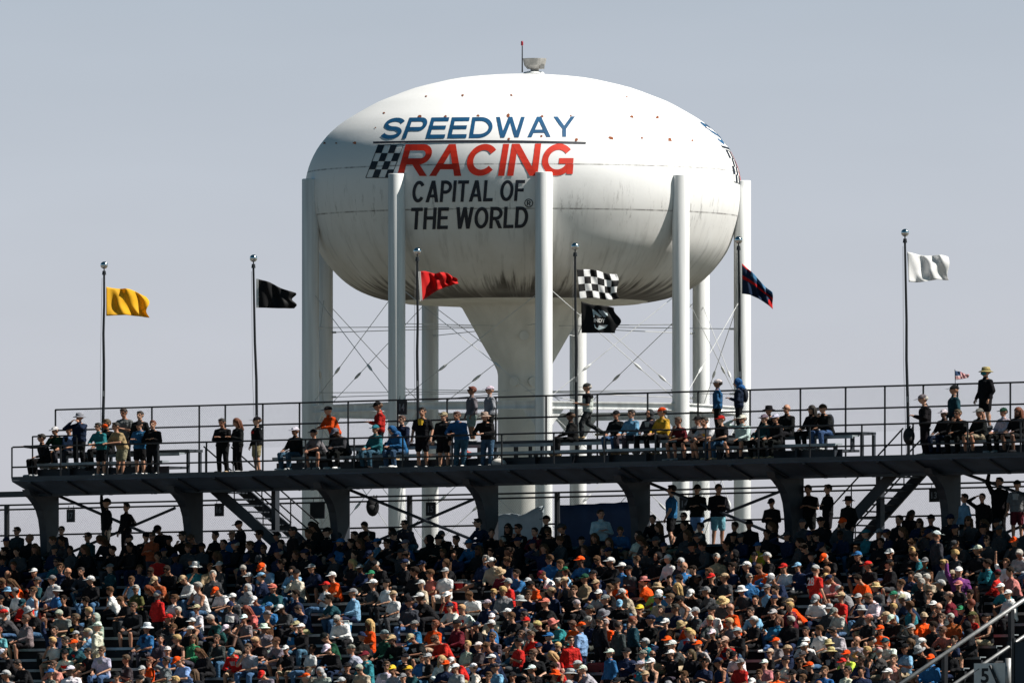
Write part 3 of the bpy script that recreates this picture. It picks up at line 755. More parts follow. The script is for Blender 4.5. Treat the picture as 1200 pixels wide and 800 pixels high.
def flagpole(x_top, y_top, x_bot, label):
    ub = upix(x_bot, VP); base = P(ub, VP, 0.803 if any(a < ub < b for a, b in SEG) else -0.5)
    d = dist(ub, VP); top = at(x_top, y_top + 5, d)
    f_ = thing('flagpole', label, 'flagpole', base, 'flagpoles along the rear fence')
    m = MB(); n = 6; pts = [base.lerp(top, i / n) + Vector((0.012 * math.sin(i * 2.1 + x_top), 0, 0)) * (0 < i < n) for i in range(n + 1)]
    for i in range(n): m.tube(pts[i], pts[i + 1], 0.05 - 0.003 * i, 0.05 - 0.003 * (i + 1), 10)
    pole = m.build('pole', RAIL, f_)
    m = MB(); m.tube(top, top + Vector((0, 0, 0.12)), 0.065, 0.05, 10); m.tube(top + Vector((0, 0, 0.12)), top + Vector((0, 0, 0.2)), 0.018); m.build('truck', RAIL, f_)
    m = MB(); c = top + Vector((0, 0, 0.29)); m.ellipsoid(c, 0.112, 0.112, 0.112, None, 20, 12); m.build('finial_ball', mat('chrome_ball', (0.75, 0.75, 0.76), 0.12, 1.0, 0.05, 3), f_, True)
    m = MB(); m.path([top + Vector((-0.06, -0.03, -0.1)), base.lerp(top, 0.5) + Vector((-0.10, -0.03, 0)), base + Vector((-0.07, -0.03, 0.5))], 0.006, 5); m.build('halyard', mat('halyard_rope', (0.2, 0.2, 0.2), 0.9), f_)
    m = MB(); c = base.lerp(top, 0.33); m.box((c.x, c.y - 0.05, c.z), 0.05, 0.04, 0.16); m.build('cleat', GALV, f_)
    return d
def flag(name, label, d, tl, bl, tr, br, mats, fx_=None, amp=0.10, ph=0.0, wob=1.2, freq=1.6, idx=None, heading=None, nx=30, ny=16, edge=None, away=0.7):
    """tl.. : pixel positions of hoist and fly corners on the plane of the pole"""
    def pos(s, t, off=0.0):
        x = (tl[0] * (1 - s) + tr[0] * s) * (1 - t) + (bl[0] * (1 - s) + br[0] * s) * t
        y = (tl[1] * (1 - s) + tr[1] * s) * (1 - t) + (bl[1] * (1 - s) + br[1] * s) * t
        if edge:
            ex, ey = edge(s, t); x += ex; y += ey
        k = min(1, s * 2.2)
        y += wob * k * math.sin(2 * PI * (freq * 0.8 * s + ph) + t * 0.8) * (0.6 + 0.4 * math.cos(t * 3))
        x += 0.5 * wob * k * math.sin(2 * PI * (s * 0.7 + t * 0.9 + ph))
        dep = amp * k * math.sin(2 * PI * (freq * s + 0.35 * t + ph)) + 0.4 * amp * k * math.sin(2 * PI * (2.3 * freq * s - 0.8 * t + 2 * ph))
        dep += away * s * abs(tr[0] - tl[0]) / 40 + 0.35 * amp * s * math.sin(2 * PI * (0.9 * t + 1.1 * s + 3 * ph))
        return at(x, y, d) + Vector((0, dep - off, 0))
    m = MB()
    m.add([pos(i / nx, j / ny) for i in range(nx + 1) for j in range(ny + 1)], [])
    for i in range(nx):
        for j in range(ny):
            a = i * (ny + 1) + j
            m.f.append((a, a + 1, a + ny + 2, a + ny + 1)); m.m.append(idx((i + .5) / nx, (j + .5) / ny) if idx else 0)
    o = m.build(name, mats, None, True, fix=False)
    so = o.modifiers.new('thickness', 'SOLIDIFY'); so.thickness = 0.006; so.offset = 0
    tag(o, label, 'flag', 'flags flying from the deck poles')
    if heading:
        h = MB(); h.add([pos(s, j / ny, 0.008) + Vector((-0.035, 0, 0)) * (1 - s * 40) for s in (0, 0.03) for j in range(ny + 1)], [(j, j + 1, ny + 2 + j, ny + 1 + j) for j in range(ny)])
        h.build('heading_strip', cloth('canvas_white', (0.75, 0.74, 0.72), 0.2), o, fix=False)
    return o, pos
d1 = flagpole(122, 317, 121, 'black flagpole flying the yellow flag')
flag('yellow_flag', 'plain yellow flag rippling from the leftmost pole', d1, (124.5, 336), (124.5, 370), (171, 345), (174, 371), [cloth('yellow_nylon', (0.82, 0.47, 0.02), 0.4)], amp=0.20, ph=0.12, wob=1.6, freq=1.3,
     edge=lambda s, t: (2.5 * math.sin(t * 7) * s, -1.5 * math.sin(PI * s)))
d2 = flagpole(297, 309, 303, 'black flagpole flying the plain black flag')
flag('black_flag', 'plain black flag streaming from the pole left of the tower', d2, (301.5, 326.5), (301.5, 360.5), (344, 344), (346, 361.5), [cloth('black_nylon', (0.003, 0.003, 0.004), 0.1)], amp=0.07, ph=0.4, wob=1.0, heading=True, away=0.0,
     edge=lambda s, t: (2.8 * math.sin(t * 9 + 1) * s ** 3, -1.5 * math.sin(PI * s) * (1 - t)))
d3 = flagpole(489, 301, 489.5, 'black flagpole flying the red flag')
flag('red_flag', 'crumpled red flag tapering to a point before the tank', d3, (491.5, 318), (493.5, 353), (534, 323.5), (538, 331), [cloth('red_nylon', (0.55, 0.012, 0.012), 0.3)], amp=0.22, ph=0.62, wob=1.6, freq=2.0, heading=True,
     edge=lambda s, t: (1.5 * math.sin(t * 5) * s, -2.0 * math.sin(PI * s) * (1 - t) - 3.0 * math.sin(PI * s) * t))
d4 = flagpole(674, 295.5, 676, 'black flagpole carrying two flags, chequered over black')
flag('chequered_flag', 'black and white chequered flag above the black emblem flag', d4, (676, 315.5), (679.5, 350.5), (722, 319), (726, 348.5), [cloth('flag_white', (0.82, 0.82, 0.82), 0.4), cloth('black_nylon', ())], amp=0.10, ph=0.2, wob=1.0, freq=1.3, nx=48, ny=24,
     idx=lambda s, t: 1 if (int(s * 6) + int(t * 4)) % 2 == 0 else 0, edge=lambda s, t: (2.0 * math.sin(t * 6 + 0.5) * s * s, -1.2 * math.sin(2 * PI * s)))
ef, epos = flag('emblem_flag', 'black flag with pale shield emblem below the chequered flag', d4, (681, 353), (681.5, 390), (720, 361), (722, 390), [cloth('black_nylon', ())], amp=0.05, ph=0.05, wob=0.8, freq=1.2, away=0.0,
     edge=lambda s, t: (4.5 * math.sin(PI * t) * s ** 2 - 2.0 * s * math.sin(t * 9), 0.8 * math.sin(4 * s) * (1 - t)), nx=30, ny=16)
def emblem(shapes, mt, nm='emblem_patch'):
    m = MB()
    for pts in shapes: m.add([epos(s, t, 0.014) for s, t in pts], [tuple(range(len(pts)))])
    m.build(nm, mt, ef, fix=False)
pale = cloth('emblem_pale', (0.62, 0.74, 0.78), 0.3); gry = cloth('emblem_grey', (0.30, 0.36, 0.40), 0.3)
emblem([[(0.34, 0.16), (0.42, 0.20), (0.50, 0.30), (0.57, 0.42), (0.34, 0.45)]], pale)
emblem([[(0.52, 0.17), (0.66, 0.19), (0.74, 0.27), (0.70, 0.38), (0.64, 0.44), (0.60, 0.42), (0.54, 0.28)]], gry)
emblem([[(0.67, 0.24), (0.76, 0.27), (0.73, 0.38), (0.69, 0.33)], [(0.36, 0.70), (0.52, 0.73), (0.72, 0.70), (0.70, 0.80), (0.60, 0.88), (0.50, 0.90), (0.40, 0.82)]], pale)
emblem([[(0.52, 0.735), (0.64, 0.735), (0.64, 0.79), (0.52, 0.775)]], cloth('red_nylon', ()))
m = MB(); vv, ff = text_mesh('INDY', 0.03); m.add([epos(0.35 + 0.28 * a, 0.63 - 0.14 * b, 0.014) for a, b in vv], ff); m.build('emblem_lettering', cloth('canvas_white', ()), ef, fix=False)
d5 = flagpole(865.5, 288, 868, 'black flagpole flying the drooping navy and red flag')
flag('navy_flag', 'navy flag with red stripes drooping from the pole right of the tower', d5, (869.5, 308.5), (869.5, 344), (905, 342), (902, 358), [cloth('navy_nylon', (0.008, 0.022, 0.06), 0.2), cloth('red_nylon', ()), cloth('blue_nylon', (0.05, 0.16, 0.30), 0.2)], amp=0.16, ph=0.33, wob=1.0, freq=1.4, away=0.1,
     idx=lambda s, t: 1 if 0.38 < t < 0.52 or (s > 0.88 and t > 0.6) or (t < 0.07 and s < 0.3) else (2 if t < 0.16 and s > 0.3 else 0),
     edge=lambda s, t: (4 * s * s * t, -3.0 * math.sin(PI * s) * t + 4 * s ** 3 * t))
d6 = flagpole(1060.5, 279.5, 1065, 'black flagpole flying the plain white flag')
flag('white_flag', 'plain white flag blowing from the rightmost pole', d6, (1063, 295), (1065, 330), (1112, 300.5), (1113, 327), [cloth('flag_white', ())], amp=0.24, ph=0.8, wob=1.2, freq=1.2,
     edge=lambda s, t: (2.0 * math.sin(t * 6) * s, 1.0 * math.sin(2 * PI * s)))
# small stars-and-stripes on a stick by the fence
us_ = upix(1121, 2.2); dd_ = dist(us_, 2.2); sf = thing('flag_stick', 'thin stick holding the tiny stars and stripes flag', 'stick', P(us_, 2.2, 0.803))
m = MB(); m.tube(P(us_, 2.2, 0.803), at(1119, 432.5, dd_), 0.012, 0.010, 6); m.build('shaft', RAIL, sf)
flag('stars_and_stripes', 'tiny stars and stripes flag fluttering over the rear fence', dd_, (1119, 434), (1120, 445), (1136, 438.5), (1135.5, 442), [cloth('flag_white', ()), cloth('red_nylon', ()), cloth('navy_flagblue', (0.015, 0.045, 0.12), 0.2)], amp=0.06, ph=0.3, wob=0.6, nx=20, ny=13,
     idx=lambda s, t: 2 if (s < 0.42 and t < 0.54) else (1 if int(t * 13) % 2 == 0 else 0))

# ------------------------------------------------------------------ loose things
def seat_y(x, k):
    u = upix(x, row_bench_v(k)); return pix(P(u, row_bench_v(k), row_floor(k) + 0.435))[1]
def best_row_for(x, y, floor=False):
    return min(range(1, NROW), key=lambda k: abs(seat_y(x, k) + (17 if floor else 0) - y))
def cooler(x, y, w, h, body, label, floor=False, lid=(0.75, 0.75, 0.73)):
    k = best_row_for(x, y, floor); v = row_bench_v(k) - (0.32 if floor else 0.02); u = upix(x, v); wz = row_floor(k) + (0.004 if floor else 0.437)
    c = thing('cooler_box', label, 'cooler', P(u, v, wz)); hu = w / 40 / CT / 2 * 0.8; hh = h / 40
    m = MB(); b = 0.02
    vs = [P(u - hu + b, v - .13, wz), P(u + hu - b, v - .13, wz), P(u + hu - b, v + .13, wz), P(u - hu + b, v + .13, wz), P(u - hu, v - .15, wz + hh * .8), P(u + hu, v - .15, wz + hh * .8), P(u + hu, v + .15, wz + hh * .8), P(u - hu, v + .15, wz + hh * .8)]
    m.hexa(vs); m.build('tub', mat('cooler_' + label.split()[0], body, 0.4, 0, 0.1, 5), c)
    m = MB(); m.dbox(u - hu - .01, u + hu + .01, v - .16, v + .16, wz + hh * .8 + 0.002, wz + hh); m.build('lid', mat('cooler_lid_%.2f' % lid[0], lid, 0.4, 0, 0.1, 5), c)
    m = MB(); m.path([P(u - hu - .02, v, wz + hh * .6), P(u - hu - .02, v, wz + hh + .05), P(u + hu + .02, v, wz + hh + .05), P(u + hu + .02, v, wz + hh * .6)], 0.012, 6); m.build('handle', WHITEM, c)
cooler(540.5, 691, 15, 10, (0.45, 0.015, 0.02), 'red drinks cooler with white lid on a bare bench')
cooler(402, 747, 15, 13, (0.02, 0.16, 0.34), 'blue soft cooler on a bench left of a teal hoodie', lid=(0.45, 0.55, 0.6))
cooler(1085, 797, 11, 9, (0.10, 0.42, 0.52), 'cyan pail by the lower end of the grey handrail', True, lid=(0.12, 0.45, 0.55))
cooler(704, 791, 26, 16, (0.22, 0.012, 0.015), 'maroon chest standing in the aisle behind a blue jacket', True, lid=(0.24, 0.014, 0.016))
def backpack(x, y, v, s, label, col):
    u = upix(x, v); w = wpix(y, u, v); b = thing('backpack', label, 'backpack', P(u, v, w)); c = P(u, v - 0.12, w)
    m = MB(); m.ellipsoid(c, 0.17 * s, 0.11 * s, 0.25 * s, None, 14, 10); m.ellipsoid(c + Vector((-.02, -.10 * s, -.07 * s)), 0.12 * s, 0.06 * s, 0.12 * s, None, 12, 8)
    m.build('bag', mat('bag_' + label.split()[0], col, 0.8, 0, 0.3, 6, 0.2), b, True)
    m = MB()
    for dx in (-0.07, 0.07): m.path([c + Vector((dx * s, 0, 0.2 * s)), P(u, v, w + 0.30 * s) + Vector((dx * .5 * s, 0, 0)), c + Vector((dx * 1.6 * s, 0.05, -0.15 * s))], 0.014, 6)
    m.build('straps', BLACKM, b)
backpack(440, 593.5, 3.3, 1.15, 'black backpack hanging from the perimeter fence under the deck', (0.012, 0.012, 0.015))
backpack(1068.5, 511, 0.10, 1.0, 'small black bag hanging from the deck front rail', (0.012, 0.012, 0.014))
# bags and belongings on the deck floor
for x, yv, col, label in ((585, 0.42, (0.5, 0.48, 0.45), 'pale crumpled bag on the deck floor beside the jeans-clad man'), (378, 0.95, (0.02, 0.02, 0.025), 'dark duffel bag on the deck between grey and white tops'),
                          (545, 0.95, (0.40, 0.08, 0.07), 'reddish bag on the deck behind the blue jacket'), (425, 0.98, (0.55, 0.5, 0.5), 'white plastic bag on the bench beside the teal cap')):
    u = upix(x, yv); w0 = 0.0 if yv < .75 else 0.283; b = MB(); c = P(u, yv, w0 + 0.12)
    b.ellipsoid(c, 0.22, 0.16, 0.125, None, 14, 8)
    for i in range(len(b.v)):
        p = b.v[i]; b.v[i] = (p[0] + random.uniform(-.02, .02), p[1] + random.uniform(-.02, .02), max(p[2] + random.uniform(-.02, .02), c.z - 0.117))
    b.path([c + Vector((-.1, 0, .1)), c + Vector((0, 0, .2)), c + Vector((.1, 0, .1))], 0.012, 6)
    o = b.build('bag', mat('bag_cloth_%d' % x, col, 0.8, 0, 0.3, 6), None, True); tag(o, label, 'bag')

# ------------------------------------------------------------------ people: templates
import numpy as np
CL = dict(black=(.011, .011, .013), navy=(.013, .022, .055), white=(.74, .74, .73), cream=(.62, .56, .45), grey=(.19, .19, .20), dgrey=(.05, .052, .057), ltgrey=(.37, .38, .39),
          blue=(.03, .135, .32), ltblue=(.20, .38, .56), teal=(.03, .20, .24), dteal=(.015, .06, .075), cyan=(.16, .46, .52), red=(.52, .022, .018), orange=(.82, .085, .010), rust=(.36, .085, .03),
          maroon=(.13, .014, .026), pink=(.60, .22, .20), salmon=(.62, .17, .13), green=(.03, .20, .10), olive=(.10, .10, .035), dgreen=(.012, .06, .035), yellow=(.75, .46, .04), neon=(.58, .78, .10),
          tan=(.43, .31, .19), beige=(.46, .38, .28), brown=(.085, .045, .024), purple=(.14, .035, .15), blond=(.48, .32, .14), straw=(.60, .45, .22), frost=(.50, .66, .74), lavender=(.44, .45, .60), auburn=(.17, .045, .02),
          denim=(.055, .12, .22), khaki=(.36, .29, .19), dhair=(.018, .012, .009), ghair=(.36, .34, .31), bare=(.55, .27, .18))
CW = dict(frost='pale blue', dgrey='dark grey', ltgrey='pale grey', ltblue='pale blue', dteal='dark teal', dgreen='dark green', dhair='dark', ghair='grey', neon='neon yellow', auburn='reddish', bare='bare')
def cw(c): return CW.get(c, c)
V3 = Vector
def mirror(p): return V3((-p[0], p[1], p[2]))

def skeleton(lean=0.0, hip=0.92, hy=0.0, legs='stand', arms=None, hpitch=0.0, hyaw=0.0, side=0.0):
    S = {}
    t = V3((math.sin(side), -math.sin(lean) * math.cos(side), math.cos(lean) * math.cos(side)))
    H = V3((0, hy, hip)); S['H'] = H; S['t'] = t
    S['W'] = H + t * 0.18; S['C'] = H + t * 0.38; S['N'] = H + t * 0.53
    for s, n in ((1, 'L'), (-1, 'R')):
        S['sh' + n] = H + t * 0.452 + V3((0.172 * s, 0, 0)); S['hp' + n] = H + V3((0.085 * s, 0, -0.02))
    if legs == 'stand': kn, an = {'L': (.10, hy * .6 - .02, .50), 'R': (-.10, hy * .6 - .02, .50)}, {'L': (.11, .03, .085), 'R': (-.11, .03, .085)}
    elif legs == 'wide': kn, an = {'L': (.16, -.04, .50), 'R': (-.13, .0, .50)}, {'L': (.24, .0, .085), 'R': (-.16, .06, .085)}
    elif legs == 'walk': kn, an = {'L': (.09, -.17, .51), 'R': (-.09, .02, .50)}, {'L': (.09, -.16, .085), 'R': (-.09, .40, .20)}
    elif legs == 'sit': kn, an = {'L': (.15, -.43, .53), 'R': (-.15, -.43, .53)}, {'L': (.14, -.38, .085), 'R': (-.14, -.38, .085)}
    elif legs == 'sitwide': kn, an = {'L': (.24, -.40, .54), 'R': (-.22, -.41, .53)}, {'L': (.22, -.40, .085), 'R': (-.18, -.34, .085)}
    elif legs == 'sitcross': kn, an = {'L': (.08, -.44, .56), 'R': (-.14, -.43, .53)}, {'L': (-.16, -.52, .46), 'R': (-.13, -.38, .085)}
    for n in 'LR':
        S['kn' + n] = V3(kn[n]); S['an' + n] = V3(an[n])
        f = V3((0.03 if n == 'L' else -0.03, -0.155, -0.045))
        if legs == 'sitcross' and n == 'L': f = V3((-0.12, -0.08, -0.05))
        S['to' + n] = S['an' + n] + f
    a = arms or {}
    dl = (V3((.235, hy + 0.02, hip + .24)), V3((.25, hy - .07, hip - .02)))
    S['elL'], S['wrL'] = [V3(q) for q in a.get('L', dl)]
    S['elR'], S['wrR'] = [V3(q) for q in a.get('R', (mirror(dl[0]), mirror(dl[1])))]
    # keep the limbs' bone lengths human
    for n in 'LR':
        d = S['el' + n] - S['sh' + n]; S['el' + n] = S['sh' + n] + d.normalized() * 0.29
        d = S['wr' + n] - S['el' + n]; S['wr' + n] = S['el' + n] + d.normalized() * 0.255
    hp = lean * 0.35 + hpitch
    hd = V3((t.x * 0.5, -math.sin(hp + lean * .2) , math.cos(hp + lean * .2))).normalized()
    S['HD'] = S['N'] + hd * 0.205
    S['M'] = Matrix.Translation(S['HD']) @ Matrix.Rotation(hyaw, 4, 'Z') @ Matrix.Rotation(hp, 4, 'X') @ Matrix.Scale(1.09, 4)
    return S

def both(el, wr): return {'L': (el, wr), 'R': (mirror(el), mirror(wr))}
POSES = {
    'stand': dict(),
    'standturn': dict(hyaw=0.6),
    'phone': dict(arms=both((.22, -.04, 1.16), (.06, -.27, 1.17)), hpitch=.25),
    'armup': dict(arms={'R': ((-.30, -.02, 1.66), (-.22, -.06, 1.95))}, hpitch=-.05),
    'handhead': dict(arms={'R': ((-.42, -.06, 1.56), (-.13, -.06, 1.70))}),
    'point': dict(lean=.15, arms={'R': ((-.44, -.10, 1.38), (-.72, -.14, 1.38)), 'L': ((.22, -.05, 1.15), (.05, -.24, 1.12))}),
    'bino': dict(arms=both((.25, -.20, 1.30), (.06, -.17, 1.56))),
    'lean': dict(lean=.36, hy=.10, arms=both((.25, -.16, 1.10), (.08, -.38, 1.06)), hpitch=-.05),
    'cross': dict(arms={'L': ((.23, -.06, 1.16), (-.05, -.20, 1.18)), 'R': ((-.23, -.06, 1.16), (.05, -.19, 1.20))}),
    'walk': dict(legs='walk', arms=both((.22, -.03, 1.16), (.10, -.25, 1.14)), hpitch=.1),
    'wide': dict(legs='wide', arms={'L': ((.30, .05, 1.18), (.13, -.06, 1.02))}),
    'sitlap': dict(hip=.56, lean=.08, legs='sit', arms=both((.23, -.10, .80), (.13, -.33, .67))),
    'sitturn': dict(hip=.56, lean=.12, legs='sitwide', hyaw=-.7, arms=both((.23, -.12, .80), (.12, -.33, .66))),
    'sitfwd': dict(hip=.56, lean=.62, legs='sitwide', hpitch=-.2, arms=both((.22, -.42, .70), (.04, -.58, .62))),
    'sitface': dict(hip=.56, lean=.30, legs='sit', arms={'R': ((-.20, -.36, .74), (-.05, -.30, 1.06)), 'L': ((.22, -.22, .76), (.02, -.38, .68))}),
    'sitcross': dict(hip=.56, lean=.0, legs='sitcross', arms={'L': ((.24, -.06, .82), (-.04, -.22, .86)), 'R': ((-.24, -.06, .82), (.04, -.21, .84))}),
    'sitshade': dict(hip=.56, lean=.05, legs='sitwide', arms={'R': ((-.38, -.16, 1.12), (-.13, -.20, 1.26)), 'L': ((.22, -.12, .80), (.12, -.33, .66))}),
    'sitdown': dict(hip=.56, lean=.40, legs='sit', hpitch=.45, arms=both((.23, -.26, .75), (.08, -.44, .70))),
    'sitback': dict(hip=.56, lean=-.10, legs='sitcross', hyaw=.35, arms=both((.24, .02, .82), (.12, -.20, .70))),
    'sitpoint': dict(hip=.56, lean=.2, legs='sit', hyaw=-.5, arms={'R': ((-.42, -.22, 1.0), (-.68, -.30, 1.02)), 'L': ((.22, -.12, .80), (.12, -.33, .66))}),
    'sitarmup': dict(hip=.56, lean=.0, legs='sit', arms={'R': ((-.30, -.06, 1.34), (-.26, -.12, 1.62)), 'L': ((.22, -.12, .80), (.12, -.33, .66))}),
}
SITS = ['sitlap'] * 5 + ['sitturn'] * 4 + ['sitfwd'] * 6 + ['sitface'] * 3 + ['sitcross'] * 4 + ['sitshade'] + ['sitdown'] * 5 + ['sitback'] * 2

def remeshed(mb, voxel, smooth_it=3, decim=None):
    o = mb.build('shape_tmp', SKIN)
    r = o.modifiers.new('r', 'REMESH'); r.mode = 'VOXEL'; r.voxel_size = voxel; r.use_smooth_shade = True
    if smooth_it:
        s = o.modifiers.new('s', 'SMOOTH'); s.iterations = smooth_it; s.factor = 0.5
    if decim:
        d = o.modifiers.new('d', 'DECIMATE'); d.ratio = decim
    dg = bpy.context.evaluated_depsgraph_get()
    me = bpy.data.meshes.new_from_object(o.evaluated_get(dg))
    old = o.data; bpy.data.objects.remove(o); bpy.data.meshes.remove(old)
    me.materials.clear()
    return me

def body_shapes(S, inflate=0.0):
    m = MB()
    x = V3((1, 0, 0)); t = S['t']
    # trunk
    m.capsule(S['H'] - x * .065, S['H'] + x * .065, .112)
    m.capsule(S['W'] - x * .05, S['W'] + x * .05, .102)
    m.capsule(S['H'] - x * .04, S['C'] - x * .065, .108, .112); m.capsule(S['H'] + x * .04, S['C'] + x * .065, .108, .112)
    m.capsule(S['shL'], S['shR'], .062)
    for n in 'LR': m.capsule(S['N'], S['sh' + n], .052, .056)
    m.capsule(S['C'] - x * .08, S['C'] + x * .08, .108)
    m.capsule(S['C'] + t * .08, S['N'] + t * .02, .085, .055)
    m.capsule(S['N'] - t * .03, S['HD'] - (S['HD'] - S['N']) * .35, .056, .052)
    # head, jaw, nose, ears
    M = S['M']
    m.ellipsoid((0, .008, .012), .077, .094, .108, M, 18, 12, zmin=-1)
    m.ellipsoid((0, -.026, -.055), .056, .062, .066, M, 14, 10)
    m.capsule(M @ V3((0, -.086, .015)), M @ V3((0, -.104, -.018)), .010, .015, 8)
    for s in (-1, 1): m.ellipsoid((.078 * s, .012, .0), .012, .022, .032, M, 8, 6)
    m.capsule(M @ V3((-.018, -.084, -.055)), M @ V3((.018, -.084, -.055)), .011, None, 8)
    for n in 'LR':
        m.capsule(S['sh' + n], S['el' + n], .052, .040); m.capsule(S['el' + n], S['wr' + n], .041, .028)
        m.capsule(S['hp' + n], S['kn' + n], .088, .056); m.capsule(S['kn' + n], S['an' + n], .057, .038)
        mid = S['kn' + n].lerp(S['an' + n], .3); m.capsule(mid + V3((0, .015, 0)), mid.lerp(S['an' + n], .3) + V3((0, .012, 0)), .056, .046)
        heel = S['an' + n] + V3((0, .035, -.04)); m.capsule(heel, S['to' + n], .038, .034)
        # palm
        d, sd, nm = hand_axes(S, n)
        w = S['wr' + n]
        m.capsule(w, w + d * .085 + sd * .018, .024, .019); m.capsule(w, w + d * .085 - sd * .018, .024, .019)
    return m
def hand_axes(S, n):
    d = (S['wr' + n] - S['el' + n]).normalized()
    up = V3((0, 0, 1)) if abs(d.z) < .85 else V3((0, -1, 0))
    sd = d.cross(up).normalized(); nm = sd.cross(d).normalized()      # nm ~ back of the hand
    return d, sd, nm
def finger_shapes(S):
    m = MB()
    for n in 'LR':
        d, sd, nm = hand_axes(S, n); w = S['wr' + n]; inner = sd if (sd.x > 0) == (n == 'R') else -sd
        for i, ln in enumerate((.068, .078, .073, .056)):
            o = inner * (.030 - .020 * i)
            p0 = w + d * .075 + o; p1 = p0 + d * ln * .5 + o * .12 - nm * .004; p2 = p1 + (d * .8 - nm * .6) * ln * .32; p3 = p2 + (d * .45 - nm * .9) * ln * .26
            m.capsule(p0, p1, .0092, .0086, 6, 0, 2); m.capsule(p1, p2, .0086, .008, 6, 0, 2); m.capsule(p2, p3, .008, .007, 6, 0, 2)
        p0 = w + d * .02 + inner * .022; p1 = p0 + d * .035 + inner * .026 - nm * .012; p2 = p1 + d * .034 - nm * .012 - inner * .004
        m.capsule(p0, p1, .0125, .0105, 6, 0, 2); m.capsule(p1, p2, .0105, .0085, 6, 0, 2)
    return m
def top_shapes(S, kind):
    m = MB(); x = V3((1, 0, 0)); t = S['t']; e = .020
    m.capsule(S['H'] - x * .07 - t * .0, S['H'] + x * .07, .118 + e * .6)
    m.capsule(S['W'] - x * .065, S['W'] + x * .065, .112 + e)
    m.capsule(S['H'] - x * .05, S['C'] - x * .07, .114 + e * .7, .115 + e); m.capsule(S['H'] + x * .05, S['C'] + x * .07, .114 + e * .7, .115 + e)
    m.capsule(S['C'] + t * .06, S['N'] - t * .005, .098, .070)
    sh = .066 + e * .6
    if kind != 'k':
        m.capsule(S['shL'], S['shR'], sh - .006)
        for n in 'LR': m.capsule(S['N'] - t * .02, S['sh' + n], .058, .066)
    else: m.capsule(S['shL'] * .7 + S['shR'] * .3, S['shR'] * .7 + S['shL'] * .3, .062)
    if kind == 'h': m.ellipsoid(tuple(S['N'] + V3((0, .085, .015))), .105, .065, .06, None, 12, 8)
    if kind == 'l' or kind == 'h':
        m.capsule(S['N'] - t * .02, S['N'] + t * .03, .066, .064)
    for n in 'LR':
        if kind == 't':
            m.capsule(S['sh' + n], S['sh' + n].lerp(S['el' + n], .72), .068, .064)
        elif kind in 'lh':
            m.capsule(S['sh' + n], S['el' + n], .068, .057); m.capsule(S['el' + n], S['el' + n].lerp(S['wr' + n], .93), .057, .043)
            mid = S['sh' + n].lerp(S['el' + n], .6); m.capsule(mid, S['el' + n], .060, .060)
    return m
def bottom_shapes(S, kind):
    m = MB(); x = V3((1, 0, 0))
    m.capsule(S['H'] - x * .068 - V3((0, 0, .02)), S['H'] + x * .068 - V3((0, 0, .02)), .122)
    for n in 'LR':
        if kind == 's':
            m.capsule(S['hp' + n], S['hp' + n].lerp(S['kn' + n], .86), .103, .088)
        else:
            m.capsule(S['hp' + n], S['kn' + n], .103, .074); m.capsule(S['kn' + n], S['kn' + n].lerp(S['an' + n], .96), .074, .062)
    return m
def shoe_shapes(S, n):
    m = MB()
    for n in n:
        a = S['an' + n]; heel = a + V3((0, .038, -.035))
        m.capsule(heel, S['to' + n] + V3((0, -.02, .0)), .049, .042); m.capsule(a + V3((0, .01, 0)), heel, .045, .045)
    return m
HATS = {}
def hat_mesh(kind):
    if kind in HATS: return HATS[kind]
    m = MB()
    if kind == 'c':
        m.ellipsoid((0, .008, .028), .086, .104, .100, None, 16, 6, zmin=-.1)
        for (z, th) in ((0.030, .009),):
            pts = []
            for i in range(9):
                a = PI + PI * i / 8; pts.append(V3((.076 * math.cos(a), -.075 + .115 * math.sin(a), z - .022 * abs(math.sin(a)))))
            m.prism(pts, (0, 0, th))
        m.ellipsoid((0, .008, .128), .009, .009, .006, None, 8, 4)
    elif kind == 'b':
        m.lathe([(.094, .015), (.090, .070), (.082, .120), (.055, .135), (.001, .137)], (0, .008), 20)
        m.lathe([(.085, .022), (.125, .012), (.155, -.006), (.157, .000), (.125, .022), (.085, .034)], (0, .008), 24, 0, False)
    elif kind == 'o':
        m.ellipsoid((0, .034, .010), .102, .108, .135, None, 18, 12)
        m.capsule((0, .03, -.11), (0, .06, -.16), .095, .11, 12)
    elif kind == 's':
        m.ellipsoid((0, .020, .026), .085, .098, .106, None, 16, 10, zmin=-.55)
        m.ellipsoid((0, -.035, .095), .06, .055, .028, None, 12, 6)
    elif kind == 'L':
        m.ellipsoid((0, .020, .026), .088, .100, .108, None, 16, 10, zmin=-.55)
        m.capsule((-.03, .065, .0), (-.04, .085, -.24), .072, .05, 10); m.capsule((.03, .065, .0), (.04, .085, -.25), .072, .05, 10)
        for s in (-1, 1): m.capsule((.072 * s, .015, .03), (.085 * s, .02, -.18), .028, .03, 8)
    elif kind == 'sunglasses':
        for s in (-1, 1): m.ellipsoid((.034 * s, -.098, .014), .027, .010, .020, None, 10, 6)
        m.tube((-.02, -.103, .020), (.02, -.103, .020), .005)
        for s in (-1, 1): m.tube((.06 * s, -.092, .018), (.08 * s, .01, .012), .004)
    elif kind == 'face_mask':
        m.ellipsoid((0, -.045, -.045), .066, .066, .058, None, 14, 10)
    me = m.build('headwear_tmp', HAIR if kind in 'sL' else FABRIC, None, True)
    HATS[kind] = me.data; bpy.data.objects.remove(me)
    return HATS[kind]

